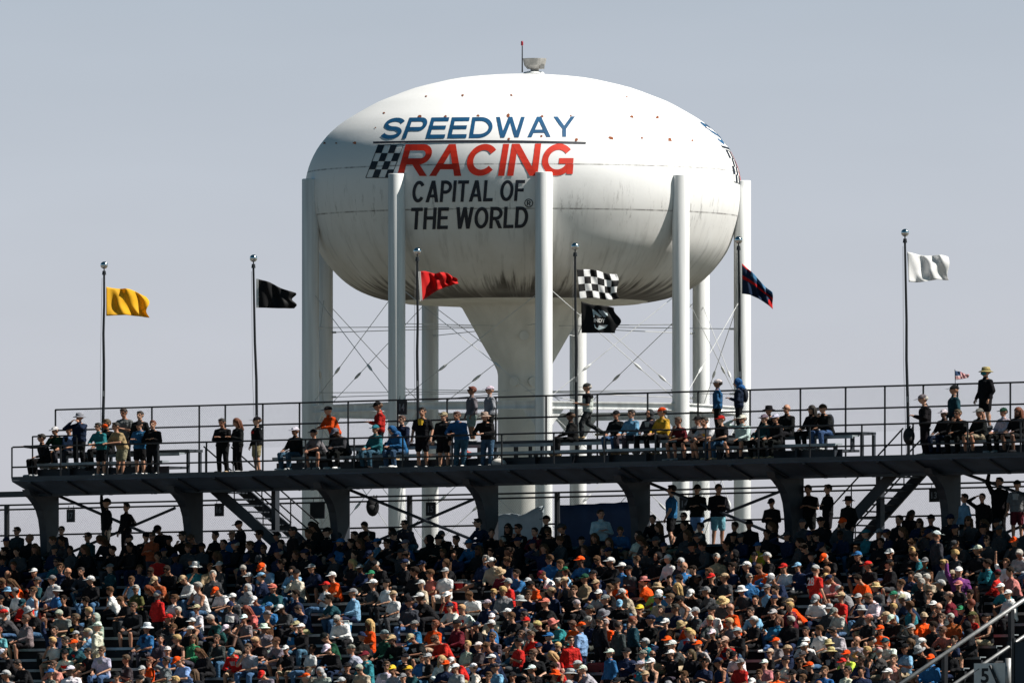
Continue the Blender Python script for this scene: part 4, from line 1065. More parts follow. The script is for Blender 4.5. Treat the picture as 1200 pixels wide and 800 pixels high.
TPL = {}
def tpl(pose, part, low=False):
    key = (pose, part, low)
    if key in TPL: return TPL[key]
    S = skeleton(**POSES[pose])
    if part == 'body':
        me = remeshed(body_shapes(S), .013 if not low else .024, 4 if not low else 2, None if not low else .22)
        if not low:
            fb = finger_shapes(S)
            fo = fb.build('shape_tmp', SKIN, None, True)
            bm = bmesh.new(); bm.from_mesh(me); bm.from_mesh(fo.data); bm.to_mesh(me); bm.free()
            fm = fo.data; bpy.data.objects.remove(fo); bpy.data.meshes.remove(fm)
            for mt in (SKIN, EYE, LIP): me.materials.append(mt)
            Mi = S['M'].inverted()
            for p in me.polygons:
                q = Mi @ p.center; p.use_smooth = True
                p.material_index = 0
                if q.y < -.05:
                    if (abs(abs(q.x) - .032) < .017 and abs(q.z - .016) < .0095): p.material_index = 1
                    elif abs(q.x) < .024 and abs(q.z + .055) < .009: p.material_index = 2
    else:
        k = part[-1]
        mb = top_shapes(S, k) if part.startswith('top') else bottom_shapes(S, k) if part.startswith('bot') else shoe_shapes(S, k)
        me = remeshed(mb, .016 if not low else .028, 4 if not low else 2, None if not low else .22)
        me.materials.append(FABRIC)
    me.polygons.foreach_set('use_smooth', [True] * len(me.polygons))
    me.name = part
    TPL[key] = (me, S['M'])
    return TPL[key]

SKINS = [(.40, .20, .125), (.46, .245, .16), (.34, .16, .10), (.50, .285, .195), (.24, .115, .065), (.12, .06, .04)]
SKW = [30, 25, 22, 12, 6, 5]
TOPNAME = dict(t='tee', l='jacket', h='hoodie', k='tank top', p='shirt')
TOPPART = dict(t='tee_shirt', l='jacket', h='hoodie', k='tank_top', p='shirt')
HATNAME = dict(c='cap', b='brimmed hat', o='hood', s='hair', L='long hair', n='bald head')
HATPART = dict(c='cap', b='brimmed_hat', o='hood', s='hair', L='hair')
PEOPLE = []
def seated(p): return p.startswith('sit')
def mk(u, v, w, pose, yaw, scale, spec, zone, px):
    d = dict(u=u, v=v, w=w, pose=pose, yaw=yaw, scale=scale, zone=zone, px=px, bulk=random.uniform(1.06, 1.24) + (.10 if zone == 'deck' else 0), rx=0.0, ry=0.0); d.update(spec); PEOPLE.append(d)
    if seated(pose) and zone in ('crowd', 'fill'): d['rx'], d['ry'] = random.uniform(-.06, .13), random.uniform(-.10, .10)
    return d
def parse(tok):
    """'l.navy c.white s.khaki #stand ...' -> attributes"""
    r = dict(top=('t', 'black'), hat=('s', 'dhair'), bot=None, pose=None, back=None, extra=[], skin=None)
    first = True
    for q in tok:
        if q.startswith('#'): r['pose'] = q[1:]
        elif q.startswith('@'): r['back'] = float(q[1:])
        elif q.startswith('+'): r['extra'].append(q[1:])
        elif q.startswith('%'): r['skin'] = SKINS[int(q[1:])]
        else:
            k, c = q.split('.')
            if first: r['top'] = (k, c); first = False
            elif k in ('S', 'P'): r['bot'] = ('s' if k == 'S' else 'p', c)
            else: r['hat'] = (k, c)
    if r['bot'] is None:
        r['bot'] = random.choices([('p', 'denim'), ('p', 'black'), ('p', 'navy'), ('p', 'dgrey'), ('s', 'khaki'), ('s', 'dgrey'), ('s', 'black'), ('s', 'navy')], [22, 22, 12, 12, 9, 8, 9, 6])[0]
    if r['skin'] is None: r['skin'] = random.choices(SKINS, SKW)[0]
    return r

# people on the raised deck: x, y of the head's middle in the photograph, row (F front floor, 2 second row, R rear platform)
DECK = """
49 519 F l.black s.dhair P.black #sitpoint @-20
65 505 2 l.dgreen c.white S.khaki #sitface
81 508 2 t.ltblue c.ltgrey #sitlap
93 487 2 l.navy b.ltgrey P.black #bino
115 503 F l.teal s.dhair S.black #lean
125 489 2 l.black s.brown P.black +orange_mask #sitlap
136 501 F t.tan s.dhair S.khaki #lean @-20
145 482 2 t.grey s.dhair P.black #phone
163 498 F l.blue c.black S.black #phone
164 485 2 l.black s.dhair #stand
179 500 F l.black s.auburn P.black #cross
260 494 F l.black s.dhair P.black #phone @20
277 499 F l.black L.auburn P.black #phone @-25
301 492 F h.black c.black S.khaki #stand @-30
346 508 F l.black c.white P.denim #sitlap
368 512 F t.grey c.black S.black #sitfwd
385 480 2 l.orange c.black P.black #lean @-10
395 509 F l.dgrey c.grey P.black #sitdown
443 475 2 l.red c.black P.black #phone @-35
440 507 F l.teal c.teal P.denim #sitlap @-10
461 508 F h.blue o.blue P.denim #sitdown
471 492 2 l.navy s.brown P.black #sitlap
495 482 F t.black s.dhair S.black #stand
520 487 F l.black c.tan S.black #stand
536 487 F l.blue s.brown P.denim #lean
553 459 R l.grey s.auburn S.ltgrey #stand @-20
574 457 R l.ltgrey c.white P.black #stand @-25 +sunglasses
568 491 F l.black b.beige P.denim #lean
669 489 2 l.black c.black P.black #sitturn @-50
688 454 R t.white c.dgrey P.dgrey #walk @-45 +black_yoke
722 487 2 l.black c.black P.denim #sitlap
740 486 2 l.ltblue s.dhair P.dgrey #sitlap
761 487 2 h.dgrey o.dgrey P.black #sitlap
776 483 2 l.yellow c.orange P.black #sitturn
795 501 F t.maroon s.brown S.black #sitface
818 499 F t.white c.black S.black #sitlap
827 495 F t.white s.dhair S.black #sitfwd
845 494 F t.black c.red P.denim #sitlap
870 495 F l.white c.white S.black #sitshade
841 450 R l.blue c.white P.black #stand @-40
864 452 R l.navy o.blue P.black #phone @-45 +pack
896 498 F l.dteal c.grey P.black #sitlap
909 494 F l.black c.white P.black #sitlap
901 482 2 l.black b.black P.black #sitlap
922 480 2 l.black n.tan P.black #sitlap %0
951 482 2 l.black L.dhair P.black #sitlap
965 480 2 l.black c.brown P.denim #sitface +pack
1082 469 F l.black c.grey P.black #phone @-30
1118 458 2 l.dteal c.black P.black #stand @-40
1155 437 R l.black b.straw S.black #stand @-15 +teal_mask
1106 489 F l.black c.white P.navy #sitlap
1123 490 F l.black s.brown P.black #sitface
1148 490 F l.black c.grey S.khaki #sitlap
1176 491 F l.white c.dgreen P.black #sitlap
1193 492 F l.black L.auburn S.black #sitlap
"""
rowdef = {'F': (0.66, 0.36, 0.45, 0.0), '2': (1.38, 1.12, 0.70, 0.28), 'R': (None, 1.88, None, 0.80)}
for ln in DECK.strip().split('\n'):
    q = ln.split(); x, y, row = float(q[0]), float(q[1]), q[2]; r = parse(q[3:])
    vb, vs, seat, fl = rowdef[row]
    S = skeleton(**POSES[r['pose']])
    sit = seated(r['pose']); v = vb if sit else vs
    yaw = math.radians((r['back'] or (0 if sit else 16)) + random.uniform(-10, 10))
    w0 = seat - 0.45 if sit else fl + 0.003
    u = upix(x, v)
    ca, sa = math.cos(-TH + yaw), math.sin(-TH + yaw)
    hx = S['HD'].x * ca - S['HD'].y * sa
    u = upix(x - hx * 40, v)
    base_y = pix(P(u, v, fl if not sit else w0))[1]
    want = (base_y - y) / 40.0 / S['HD'].z
    sc = min(1.09, max(0.92, want))
    if sit: w0 = seat - 0.45 * sc
    mk(u, v, w0, r['pose'], yaw, sc, r, 'deck', (x, y))

# people in the shade under the deck
SHADE = """
20 624 l.dgrey s.dhair
35 627 l.black n.tan
72 623 l.dgrey s.dhair
103 627 l.dteal s.dhair
125 587 l.black c.black P.dgrey #armup
148 596 l.black s.dhair P.black #wide
171 627 l.black c.black
178 631 l.rust s.brown P.dgrey #cross
186 624 l.black c.black
215 625 l.black s.dhair
226 633 t.black s.brown
252 626 l.black s.dhair
262 633 l.navy s.dhair
280 617 l.black c.black P.black #phone
343 622 l.black s.dhair P.black #stand
367 620 l.black L.dhair
384 618 l.black c.black
417 622 l.black s.dhair
428 619 l.black s.dhair
442 634 l.ltblue c.blue
462 630 l.black s.dhair
475 621 l.dgrey s.dhair
476 637 t.blue c.grey
502 632 l.black o.black
514 630 l.black c.black
535 632 l.black s.dhair
550 638 l.blue c.blue
562 617 l.navy s.dhair
576 616 l.black s.dhair
595 618 l.black L.dhair
608 617 l.black s.dhair
627 618 l.maroon s.dhair
640 616 l.black c.black
704 600 l.frost s.dhair P.navy #cross
727 626 p.blue s.brown
748 626 t.white s.dhair
765 612 l.black s.dhair
787 573 t.blue s.dhair S.black #stand
817 572 l.black c.black S.ltblue #cross
842 571 l.black s.dhair S.ltblue #phone
801 608 l.black s.dhair
878 615 l.black c.black
904 588 l.black c.black P.black #phone
888 640 l.yellow c.blue
947 573 t.black s.dhair S.black #phone
970 574 l.black s.dhair S.black #cross
994 587 l.black b.black P.black #stand
1015 628 l.teal c.teal
1053 606 l.black s.dhair
1068 604 l.black L.dhair
1091 605 t.black c.black
1130 585 p.ltblue s.dhair P.black #stand
1151 585 l.black s.dhair P.black #handhead
1171 561 l.black s.dhair P.black #armup
1192 566 t.grey c.black S.maroon #stand
1098 627 l.dgrey c.white P.navy #stand @160
1146 640 l.black c.white
67 661 l.teal s.dhair
96 668 l.dgrey s.dhair
"""
CROWD = """
43 669 t.navy c.white
82 670 l.black n.tan
109 682 l.black c.white
3 684 t.navy s.brown
14 687 t.orange L.brown
8 694 l.black b.ltblue
23 694 t.white c.grey
40 697 k.ltblue s.brown
43 687 l.dteal c.dgrey
64 695 t.blue b.ltgrey #sitlap
6 715 t.dgrey c.red
30 709 l.red c.dteal
31 723 l.grey s.brown S.black #sitlap
72 722 t.grey s.ghair #sitdown
89 721 t.black s.brown %4
106 720 l.black s.blond
113 723 h.ltgrey o.ltgrey
132 693 t.white s.brown
143 705 t.black s.brown
1 739 t.cyan s.auburn
6 764 l.black c.white
62 752 t.white s.blond
75 762 t.white c.black
82 750 l.dteal s.dhair
90 762 t.dteal c.orange
104 739 l.ltblue c.beige
114 735 h.cream c.white P.beige #stand @-60
107 767 t.black s.dhair +sunglasses
121 762 t.lavender s.brown P.denim #sitlap
86 776 t.white c.white
93 779 k.bare c.red #sitdown @150
61 778 t.pink s.brown
58 790 t.grey c.blue
136 791 t.orange c.black
61 738 l.navy s.dhair #sitarmup
24 775 l.black s.dhair #sitdown
156 680 t.ltblue s.brown
182 677 t.rust c.tan
165 692 l.olive s.ghair
174 697 l.black L.auburn
156 709 l.black s.brown
185 695 l.red c.navy P.black #stand @175
202 706 t.white s.brown
218 680 l.white c.tan
233 682 k.white s.ghair
228 662 t.teal b.white
246 665 l.tan s.brown P.denim
259 694 t.white c.orange #sitdown
265 706 t.dgrey c.navy
231 717 t.white c.beige #sitlap
291 677 l.navy c.ltgrey
289 694 h.ltgrey o.ltgrey
299 711 t.blue c.white
289 721 t.salmon L.auburn
250 721 t.dteal s.ghair #sitdown
170 731 t.blue b.white P.dgrey #sitlap
191 747 t.dgrey s.dhair
196 762 t.blue c.white
211 749 k.black s.blond
226 747 l.green L.brown +sunglasses
254 749 l.dgrey s.brown #sitface
270 734 k.black c.white
286 733 t.grey c.white
272 761 h.red c.blue #sitdown
152 770 t.dgrey s.brown
178 775 t.orange s.auburn
191 776 t.grey s.dhair
212 771 t.ltblue c.orange
231 788 t.black L.brown
291 754 t.ltgrey s.brown
299 751 t.black s.blond
312 661 t.ltblue c.orange
310 674 l.navy c.ltblue
330 659 l.black s.dhair
327 673 l.navy c.black
345 672 l.cream c.black
320 690 l.dteal c.salmon
344 692 l.navy s.dhair
380 690 t.white c.red
390 677 t.orange c.white
414 660 l.black L.blond
414 692 l.ltblue c.grey S.navy #sitlap
434 684 t.dgrey c.white S.black #sitlap
432 674 t.black c.green
389 702 t.dteal s.dhair P.denim
315 710 t.blue c.blue
311 719 t.brown c.grey
349 716 t.navy s.dhair
451 684 t.white c.black P.black #sitlap
311 746 t.grey b.white S.grey #sitlap
326 750 t.grey c.brown S.grey #sitfwd
343 731 t.blue c.tan
353 738 l.black c.white P.denim #sitshade
382 745 t.dgreen c.black
386 759 l.black c.white
302 750 k.black L.brown
418 744 l.black c.navy
415 759 l.ltgrey c.grey
430 757 h.teal c.maroon
420 779 t.beige s.ghair #sitdown
314 789 t.grey c.red
355 790 t.maroon c.orange
364 786 t.grey s.brown
379 790 h.ltgrey o.ltgrey
464 701 t.white c.tan
481 701 l.dgrey c.black
496 701 t.black c.white
514 699 l.blue s.ghair P.navy #sitfwd
530 700 t.red c.white
521 671 t.white c.ltgrey S.ltgrey #sitlap
496 686 t.beige c.white
508 672 t.salmon s.brown
552 699 t.white s.brown
527 714 t.white c.navy
546 714 t.white s.blond
587 670 l.maroon b.tan
596 683 t.red c.ltgrey
578 706 l.navy s.blond
570 714 l.navy c.ltgrey
487 730 l.blue c.grey
505 731 t.orange s.auburn
452 741 l.dgreen c.grey
468 742 l.black c.tan
487 748 t.black c.tan
519 746 l.red s.brown
537 730 l.maroon c.black
576 727 h.cream c.white
562 757 l.dgrey c.white #sitlap
576 746 t.dgrey s.brown S.beige +sunglasses #sitface
547 756 t.ltgrey s.blond
505 770 t.black c.ltgrey
522 771 l.white L.blond
491 774 t.blue s.dhair
465 782 t.ltgrey c.yellow
481 785 t.dteal c.yellow
537 776 l.red c.white
539 785 t.ltgrey c.white
558 783 t.white c.white
586 781 t.ltblue c.dgrey
452 776 t.white s.brown
472 770 l.black c.black
662 656 l.dgrey s.brown
684 654 t.blue c.orange
664 670 t.ltblue c.green
640 672 t.white c.maroon
652 684 t.navy s.ghair
622 684 l.dgrey c.ltgrey
604 676 l.blue s.dhair
607 700 l.navy b.ltgrey
686 674 l.tan c.dgreen
716 657 l.black c.white
729 657 l.blue c.white
741 668 l.dgrey c.black
715 687 t.black s.brown +sunglasses
700 696 t.ltgrey c.white
674 711 l.black s.ghair
715 699 l.black c.grey
727 695 t.beige c.ltgrey
746 711 t.black c.yellow
713 711 t.black b.grey
727 712 l.black c.ltblue
614 726 l.grey c.red
692 711 l.black c.dgrey
620 716 l.dgrey s.dhair
637 706 t.black c.salmon
651 728 l.teal b.pink
633 731 l.black s.blond
669 731 t.orange s.brown
681 732 l.ltblue c.orange P.navy #stand @-70
692 724 l.navy c.grey
703 727 l.black c.black P.black #stand @170
714 728 t.orange s.ghair
725 731 l.dgrey s.dhair P.black #stand @170
742 728 l.dteal s.auburn P.black #stand @150
611 743 t.dteal s.brown
625 747 t.red s.brown
642 747 l.navy c.blue
669 750 l.red s.brown P.denim #stand @60
648 758 t.pink L.blond
659 760 l.dteal s.blond
628 761 t.black s.brown +sunglasses
646 779 t.teal b.orange
628 783 t.black c.white
715 766 l.blue c.white P.black #stand
690 781 h.ltgrey c.white
749 782 t.teal c.ltgrey
787 657 l.white c.white
799 657 l.blue n.tan
757 683 t.orange b.pink
771 687 t.neon b.tan
781 683 l.black s.dhair
798 685 l.black L.blond
816 670 l.black s.dhair
818 683 l.black c.black
834 671 l.black s.brown
845 661 l.tan s.ghair
809 697 t.black c.white
791 697 t.beige s.brown
832 714 t.white c.black
814 724 l.dgrey c.ltgrey
879 681 l.blue s.ghair
872 694 t.dgrey b.white
893 666 t.orange s.brown
863 710 t.orange n.tan
886 713 t.ltblue s.dhair
795 711 t.navy s.dhair
775 713 t.denim s.dhair
761 722 t.black c.navy
779 750 l.black c.orange
791 753 t.dgrey c.white
754 771 l.ltgrey c.grey
769 771 l.tan n.tan +sunglasses
789 766 l.black c.white
808 752 t.ltblue s.blond
820 755 t.ltgrey c.orange
802 738 t.orange b.tan
836 752 t.black c.white
842 753 l.black n.tan
831 727 t.dgrey c.beige
860 730 t.grey s.blond
855 740 t.red c.beige
869 741 l.black c.ltgrey
812 770 l.black L.brown S.black #sitlap
830 770 t.black c.black
854 767 t.black s.dhair
864 767 t.white c.black
899 782 t.pink c.white
920 665 t.white c.red
902 680 l.blue c.white
941 666 l.navy c.ltblue
956 666 t.red c.ltgrey S.dgrey #stand @170 +jersey
975 669 l.black n.tan
967 677 t.white L.blond
915 685 t.black s.dhair
986 692 t.grey c.ltgrey
1006 682 t.orange s.dhair
1022 669 t.black c.red
1024 699 l.white s.brown #sitdown
929 706 t.orange c.tan
979 720 t.ltgrey c.grey
1015 725 t.black c.pink
1046 698 t.black c.green
1052 680 t.white s.brown
906 723 t.black c.ltgrey
911 728 l.blue L.brown
936 737 l.black c.white
949 738 t.dteal s.dhair S.khaki #sitlap
914 753 t.grey c.orange
925 770 k.white c.black
903 768 t.black c.beige
975 740 l.ltgrey s.dhair
977 753 t.black b.straw
974 767 t.black b.straw
992 765 t.neon c.orange
1004 752 t.ltgrey n.tan
1042 752 t.white c.dteal
1023 755 l.dgrey c.black
1035 766 t.dgrey c.pink
968 783 t.blue s.brown
991 783 t.white s.dhair
910 790 t.orange s.dhair
1010 771 t.navy s.dhair
939 768 l.black c.dgrey
1072 656 l.teal s.brown
1076 681 l.dteal s.ghair
1091 676 l.beige s.ghair
1107 663 t.ltgrey s.blond
1112 676 l.black c.beige
1126 665 l.purple c.white #sitarmup
1156 665 l.teal s.dhair
1175 661 t.white s.brown #sitarmup
1166 676 l.red c.maroon
1186 669 l.pink s.dhair
1065 695 t.navy c.beige
1089 695 l.black s.brown
1124 691 l.black c.pink
1177 691 t.teal c.white
1082 721 t.orange c.tan #sitlap
1100 725 t.ltgrey s.brown +sunglasses
1101 711 l.dgrey n.tan
1118 705 t.maroon c.tan
1124 720 l.navy c.green
1052 724 l.black c.white
1136 695 l.black s.dhair
1142 706 t.brown s.auburn
1142 720 t.red c.olive
1105 738 t.salmon s.brown
1120 734 l.rust s.ghair S.denim #sitlap
1065 756 l.black L.brown
1045 768 k.pink s.brown
"""
TAKEN = {}
def free(k, u, gap): return all(abs(u - q) >= gap for q in TAKEN.get(k, []))
def ugap(k, u): return min([abs(u - q) for q in TAKEN.get(k, [])] or [9])
def place_row(x, y, r, zone, force=False):
    pose = r['pose'] or random.choice(SITS); r['pose'] = pose
    S = skeleton(**POSES[pose]); sit = seated(pose)
    yaw = math.radians((r['back'] or (random.uniform(-26, 26) if random.random() < .82 else random.choice((-1, 1)) * random.uniform(35, 75))))
    ca, sa = math.cos(-TH + yaw), math.sin(-TH + yaw); hx = S['HD'].x * ca - S['HD'].y * sa; hy = S['HD'].x * sa + S['HD'].y * ca
    best = None
    for k in range(0, NROW + 1):
        if k == 0 and sit: continue
        v = (row_bench_v(k) if sit else (1.75 if k == 0 else VT - TREAD * (k - 1) - 0.50))
        u = upix(x - hx * 40, v)
        if u > UG - 0.45: continue
        for sc in (1.0, 1.05, .96):
            w0 = row_floor(k) + (0.435 - 0.45 * sc if sit else 0.004)
            hy_px = pix(P(u, v, w0 + S['HD'].z * sc))[1]
            key = k + (0 if sit else 0.5)
            g = ugap(key, u); cost = abs(hy_px - y) + abs(sc - 1) * 30 + (0 if g > .42 else (.42 - g) * 90)
            if best is None or cost < best[0]: best = (cost, k, u, v, w0, sc, key, g)
    if best is None: return None
    cost, k, u, v, w0, sc, key, g = best
    if g < 0.34: return None
    TAKEN.setdefault(key, []).append(u)
    if not sit and k > 0: TAKEN.setdefault(k, []).append(u)
    d = mk(u, v, w0, pose, yaw, sc * random.uniform(.98, 1.02) if not sit else sc, r, zone, (x, y)); d['k'] = k
    if not sit: d['scale'] = sc
    return d
for ln in SHADE.strip().split('\n'):
    q = ln.split(); place_row(float(q[0]), float(q[1]), parse(q[2:]), 'shade')
cl = []
for ln in CROWD.strip().split('\n'):
    q = ln.split(); cl.append((float(q[0]), float(q[1]), q[2:]))
cl.sort(key=lambda q: ('#stand' not in q[2], -q[1]))
for x, y, tk in cl: place_row(x, y, parse(tk), 'crowd')
# the rest of the full benches, no one of them picked out in the photograph
PAL = [('black', 34), ('navy', 14), ('dgrey', 13), ('white', 15), ('grey', 7), ('ltgrey', 7), ('ltblue', 6), ('blue', 6), ('teal', 4), ('red', 4), ('orange', 4), ('beige', 3), ('maroon', 2), ('dteal', 4), ('pink', 2), ('green', 1), ('tan', 2)]
HAT = [(('c', 'white'), 14), (('c', 'ltgrey'), 8), (('c', 'black'), 13), (('c', 'navy'), 7), (('c', 'red'), 5), (('c', 'orange'), 4), (('c', 'tan'), 6), (('c', 'grey'), 8), (('c', 'blue'), 3), (('b', 'ltgrey'), 3), (('b', 'straw'), 2),
       (('s', 'brown'), 14), (('s', 'dhair'), 12), (('s', 'ghair'), 6), (('s', 'blond'), 6), (('L', 'brown'), 5), (('L', 'blond'), 4), (('n', 'tan'), 4), (('o', 'ltgrey'), 2), (('o', 'black'), 2)]
EMPTY = [(533, 582, 672, 696), (128, 152, 740, 778), (385, 412, 735, 775), (540, 575, 690, 700), (240, 252, 690, 712), (1000, 1018, 735, 760), (880, 900, 735, 748), (690, 722, 742, 800), (358, 378, 690, 716), (95, 130, 650, 680)]
for k in range(1, NROW):
    v = row_bench_v(k); u = upix(-30, v) ; u1 = min(upix(1235, v), UG - 0.5)
    while u < u1:
        yy = pix(P(u, v, row_floor(k) + 1.15)); xx = yy[0]
        occ = (0, 0.0, 0.40, 0.70)[k] if k < 4 else 0.40 if k < 6 else (0.30 if xx > 560 else 0.09)
        if any(a < xx < b and c < yy[1] < d for a, b, c, d in EMPTY): occ = 0.0
        if free(k, u, 0.44) and random.random() < occ:
            tk = [random.choice('tttllhk' if k > 5 else 'tllhl') + '.' + random.choices([p[0] for p in PAL], [p[1] for p in PAL])[0]]
            h = random.choices([p[0] for p in HAT], [p[1] for p in HAT])[0]; tk.append(h[0] + '.' + h[1])
            r = parse(tk)
            if k <= 4 and random.random() < .92: r['top'] = ('l', random.choice(['black', 'navy', 'black', 'dgrey'])); r['hat'] = random.choice([('c', 'black'), ('c', 'navy'), ('s', 'dhair'), ('s', 'brown'), ('s', 'dhair'), ('L', 'brown'), ('c', 'dgrey')])  # near-black clothes paint the deep shade into the rows below the deck
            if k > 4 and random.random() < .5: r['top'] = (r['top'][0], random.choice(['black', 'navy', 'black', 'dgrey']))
            r['pose'] = random.choice(SITS)
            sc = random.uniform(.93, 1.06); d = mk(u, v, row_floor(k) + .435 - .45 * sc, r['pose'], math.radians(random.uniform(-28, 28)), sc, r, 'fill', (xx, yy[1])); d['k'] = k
            TAKEN.setdefault(k, []).append(u)
            u += 0.44
        u += random.uniform(.08, .35)

# ------------------------------------------------------------------ who is built singly: the deck, those standing in the shade, then the nearest rows of the crowd
deckp = [p for p in PEOPLE if p['zone'] == 'deck']
shade = [p for p in PEOPLE if p['zone'] == 'shade']
crowd = sorted([p for p in PEOPLE if p['zone'] == 'crowd'], key=lambda p: (seated(p['pose']), -p['k']))
N_SINGLE = 300
single = (deckp + shade + crowd)[:N_SINGLE]
sid = set(id(p) for p in single)
rest = [p for p in PEOPLE if id(p) not in sid]
print('people', len(PEOPLE), 'deck', len(deckp), 'shade', len(shade), 'crowd', len(crowd), 'single', len(single), 'rest', len(rest))

def child(name, me, parent, M=None, col=None):
    o = bpy.data.objects.new(name, me); COL.objects.link(o); o.parent = parent
    if M is not None: o.matrix_basis = M
    if col is not None: o.color = (*col, 1)
    return o
def build_person(p):
    pose = p['pose']; me, M = tpl(pose, 'body')
    o = bpy.data.objects.new('person', me); COL.objects.link(o)
    o.location = P(p['u'], p['v'], p['w']); o.rotation_euler = (p['rx'], p['ry'], -TH + p['yaw']); o.scale = (p['scale'] * p['bulk'], p['scale'] * p['bulk'], p['scale'])
    o.color = (*p['skin'], 1)
    k, c = p['top']; kk = 'l' if k == 'p' else k
    dim = .68 if p['zone'] == 'deck' else .8 if p['zone'] == 'shade' else 1.0      # shade painted into clothing colours, on the deck and under it
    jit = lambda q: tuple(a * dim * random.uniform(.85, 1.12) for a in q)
    if c != 'bare':
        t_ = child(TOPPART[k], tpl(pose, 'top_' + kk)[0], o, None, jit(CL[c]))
        if 'jersey' in p['extra']:
            m = MB(); vv, ff = text_mesh('28', 0.03); S = skeleton(**POSES[pose]); cc = S['C'] + V3((0, .155, .03))
            m.add([cc + V3((.13 - .26 * a, 0, -.11 + .22 * b)) for a, b in vv], ff); j = m.build('jersey_number', WHITEM, None, fix=False); j.parent = t_
            for q in j.data.vertices: q.co.y = cc.y - 0.25 * (q.co.x ** 2)
        if 'black_yoke' in p['extra']:
            S = skeleton(**POSES[pose]); m = MB(); x = V3((1, 0, 0)); m.capsule(S['shL'], S['shR'], .088); m.capsule(S['C'] + S['t'] * .04 - x * .08, S['C'] + S['t'] * .04 + x * .08, .140)
            for n in 'LR': m.capsule(S['sh' + n], S['sh' + n].lerp(S['el' + n], .74), .073, .069)
            me2 = remeshed(m, .02, 3); me2.materials.append(FABRIC); child('dark_yoke', me2, t_, None, CL['black'])
    if k in 'th' and c != 'bare' and not p['extra'] and random.random() < .45:
        S = skeleton(**POSES[pose]); t = S['t']; f = V3((0, -1, 0)) - t * V3((0, -1, 0)).dot(t); f.normalize()
        m = MB(); hw, hh = random.uniform(.06, .12), random.uniform(.03, .09); off = random.uniform(-.02, .05)
        m.add([S['C'] + t * (off + hh * b) + V3((hw * a, 0, 0)) + f * (.150 - 0.03 * (a * a)) for b in (-1, 0, 1) for a in (-1, -.5, 0, .5, 1)], [(i * 5 + j, i * 5 + j + 1, i * 5 + j + 6, i * 5 + j + 5) for i in range(2) for j in range(4)])
        pm = m.build('shirt_print', FABRIC, None, True, fix=False); pm.parent = t_; pm.color = (*random.choice([CL['white'], CL['black'], CL['ltgrey'], CL['navy'], CL['red'], CL['yellow']]), 1)
    bk, bc = p['bot']
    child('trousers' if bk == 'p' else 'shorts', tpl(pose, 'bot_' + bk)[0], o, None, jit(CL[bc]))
    if p['zone'] != 'crowd' or p.get('k', 0) > 9 or not seated(pose):
        sc_ = random.choice([CL['white'], CL['black'], CL['dgrey'], CL['ltgrey'], CL['tan']])
        for n in 'LR': child('shoe', tpl(pose, 'shoe_' + n)[0], o, None, sc_)
    hk, hc = p['hat']
    if hk != 'n':
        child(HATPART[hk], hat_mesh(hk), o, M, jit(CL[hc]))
        if hk in 'cb' and random.random() < .8: child('hair', hat_mesh('s'), o, M @ Matrix.Translation((0, .006, -.012)) @ Matrix.Diagonal((.97, .97, .88, 1)), CL[random.choice(['dhair', 'brown', 'ghair', 'brown'])])
    if not p['extra'] and random.random() < .28: child('sunglasses', hat_mesh('sunglasses'), o, M, CL['black'])
    for e in p['extra']:
        if e == 'sunglasses': child('sunglasses', hat_mesh('sunglasses'), o, M, CL['black'])
        elif e.endswith('_mask'): child('face_mask', hat_mesh('face_mask'), o, M, CL[e[:-5]])
        elif e == 'pack':
            S = skeleton(**POSES[pose]); m = MB(); m.ellipsoid(tuple(S['C'] + V3((0, .20, -.04))), .155, .10, .23, None, 14, 10)
            for s in (-1, 1): m.path([S['C'] + V3((.11 * s, .14, .14)), S['N'] + V3((.11 * s, -.02, .02)), S['C'] + V3((.13 * s, -.13, .02)), S['C'] + V3((.13 * s, .12, -.16))], .018, 6)
            Mw = Matrix.Translation(o.location) @ Matrix.Rotation(-TH + p['yaw'], 4, 'Z') @ Matrix.Scale(p['scale'], 4)
            m.v = [tuple(Mw @ V3(q)) for q in m.v]
            b = m.build('backpack', mat('worn_backpack_cloth', (.012, .016, .028), .85, 0, .3, 6, .2), None, True)
            tag(b, 'dark backpack worn by the person in ' + ('blue hood' if p['hat'][1] == 'blue' else 'brown cap') + ' on the raised deck', 'backpack')
    # the elbow-room of bare-armed fans is all in the body mesh
    return o
for p in single: p['obj'] = build_person(p)

# ------------------------------------------------------------------ labels
POSEW = dict(stand='standing', standturn='standing', phone='standing hands joined', armup='reaching overhead', handhead='standing hand to head', point='pointing sideways', bino='standing hands to face', lean='leaning', cross='standing arms folded',
             walk='walking', wide='standing hand on hip', sitlap='seated', sitturn='seated', sitfwd='hunched', sitface='seated hand to chin', sitcross='seated', sitshade='seated arm bent', sitdown='bowed', sitback='seated', sitarmup='seated arm raised', sitpoint='seated pointing')
def topw(p): return 'bare shoulders' if p['top'][1] == 'bare' else cw(p['top'][1]) + ' ' + TOPNAME[p['top'][0]]
def hatw(p):
    k, c = p['hat']
    return 'bald head' if k == 'n' else cw(c) + ' ' + HATNAME[k]
LM = [('left deck tip', 20), ('yellow flag pole', 121), ('black flag pole', 303), ('sign fourteen', 471), ('red flag pole', 492), ('chequered flag pole', 676), ('navy flag pole', 868), ('white flag pole', 1065), ('tiny striped flag', 1121)]
LS = [('leftmost column', 60), ('sign seventeen', 83), ('second column', 228), ('sign sixteen', 257), ('rightward staircase', 300), ('blank board', 372), ('third column', 400), ('hanging backpack', 440), ('sign fifteen', 505), ('fourth column', 574), ('pale tarpaulin', 612), ('navy banner', 700),
      ('fifth column', 752), ('half hidden sign', 803), ('sixth column', 930), ('leftward staircase', 1005), ('sign thirteen', 1095), ('rightmost column', 1116), ('right frame edge', 1195)]
used = {}
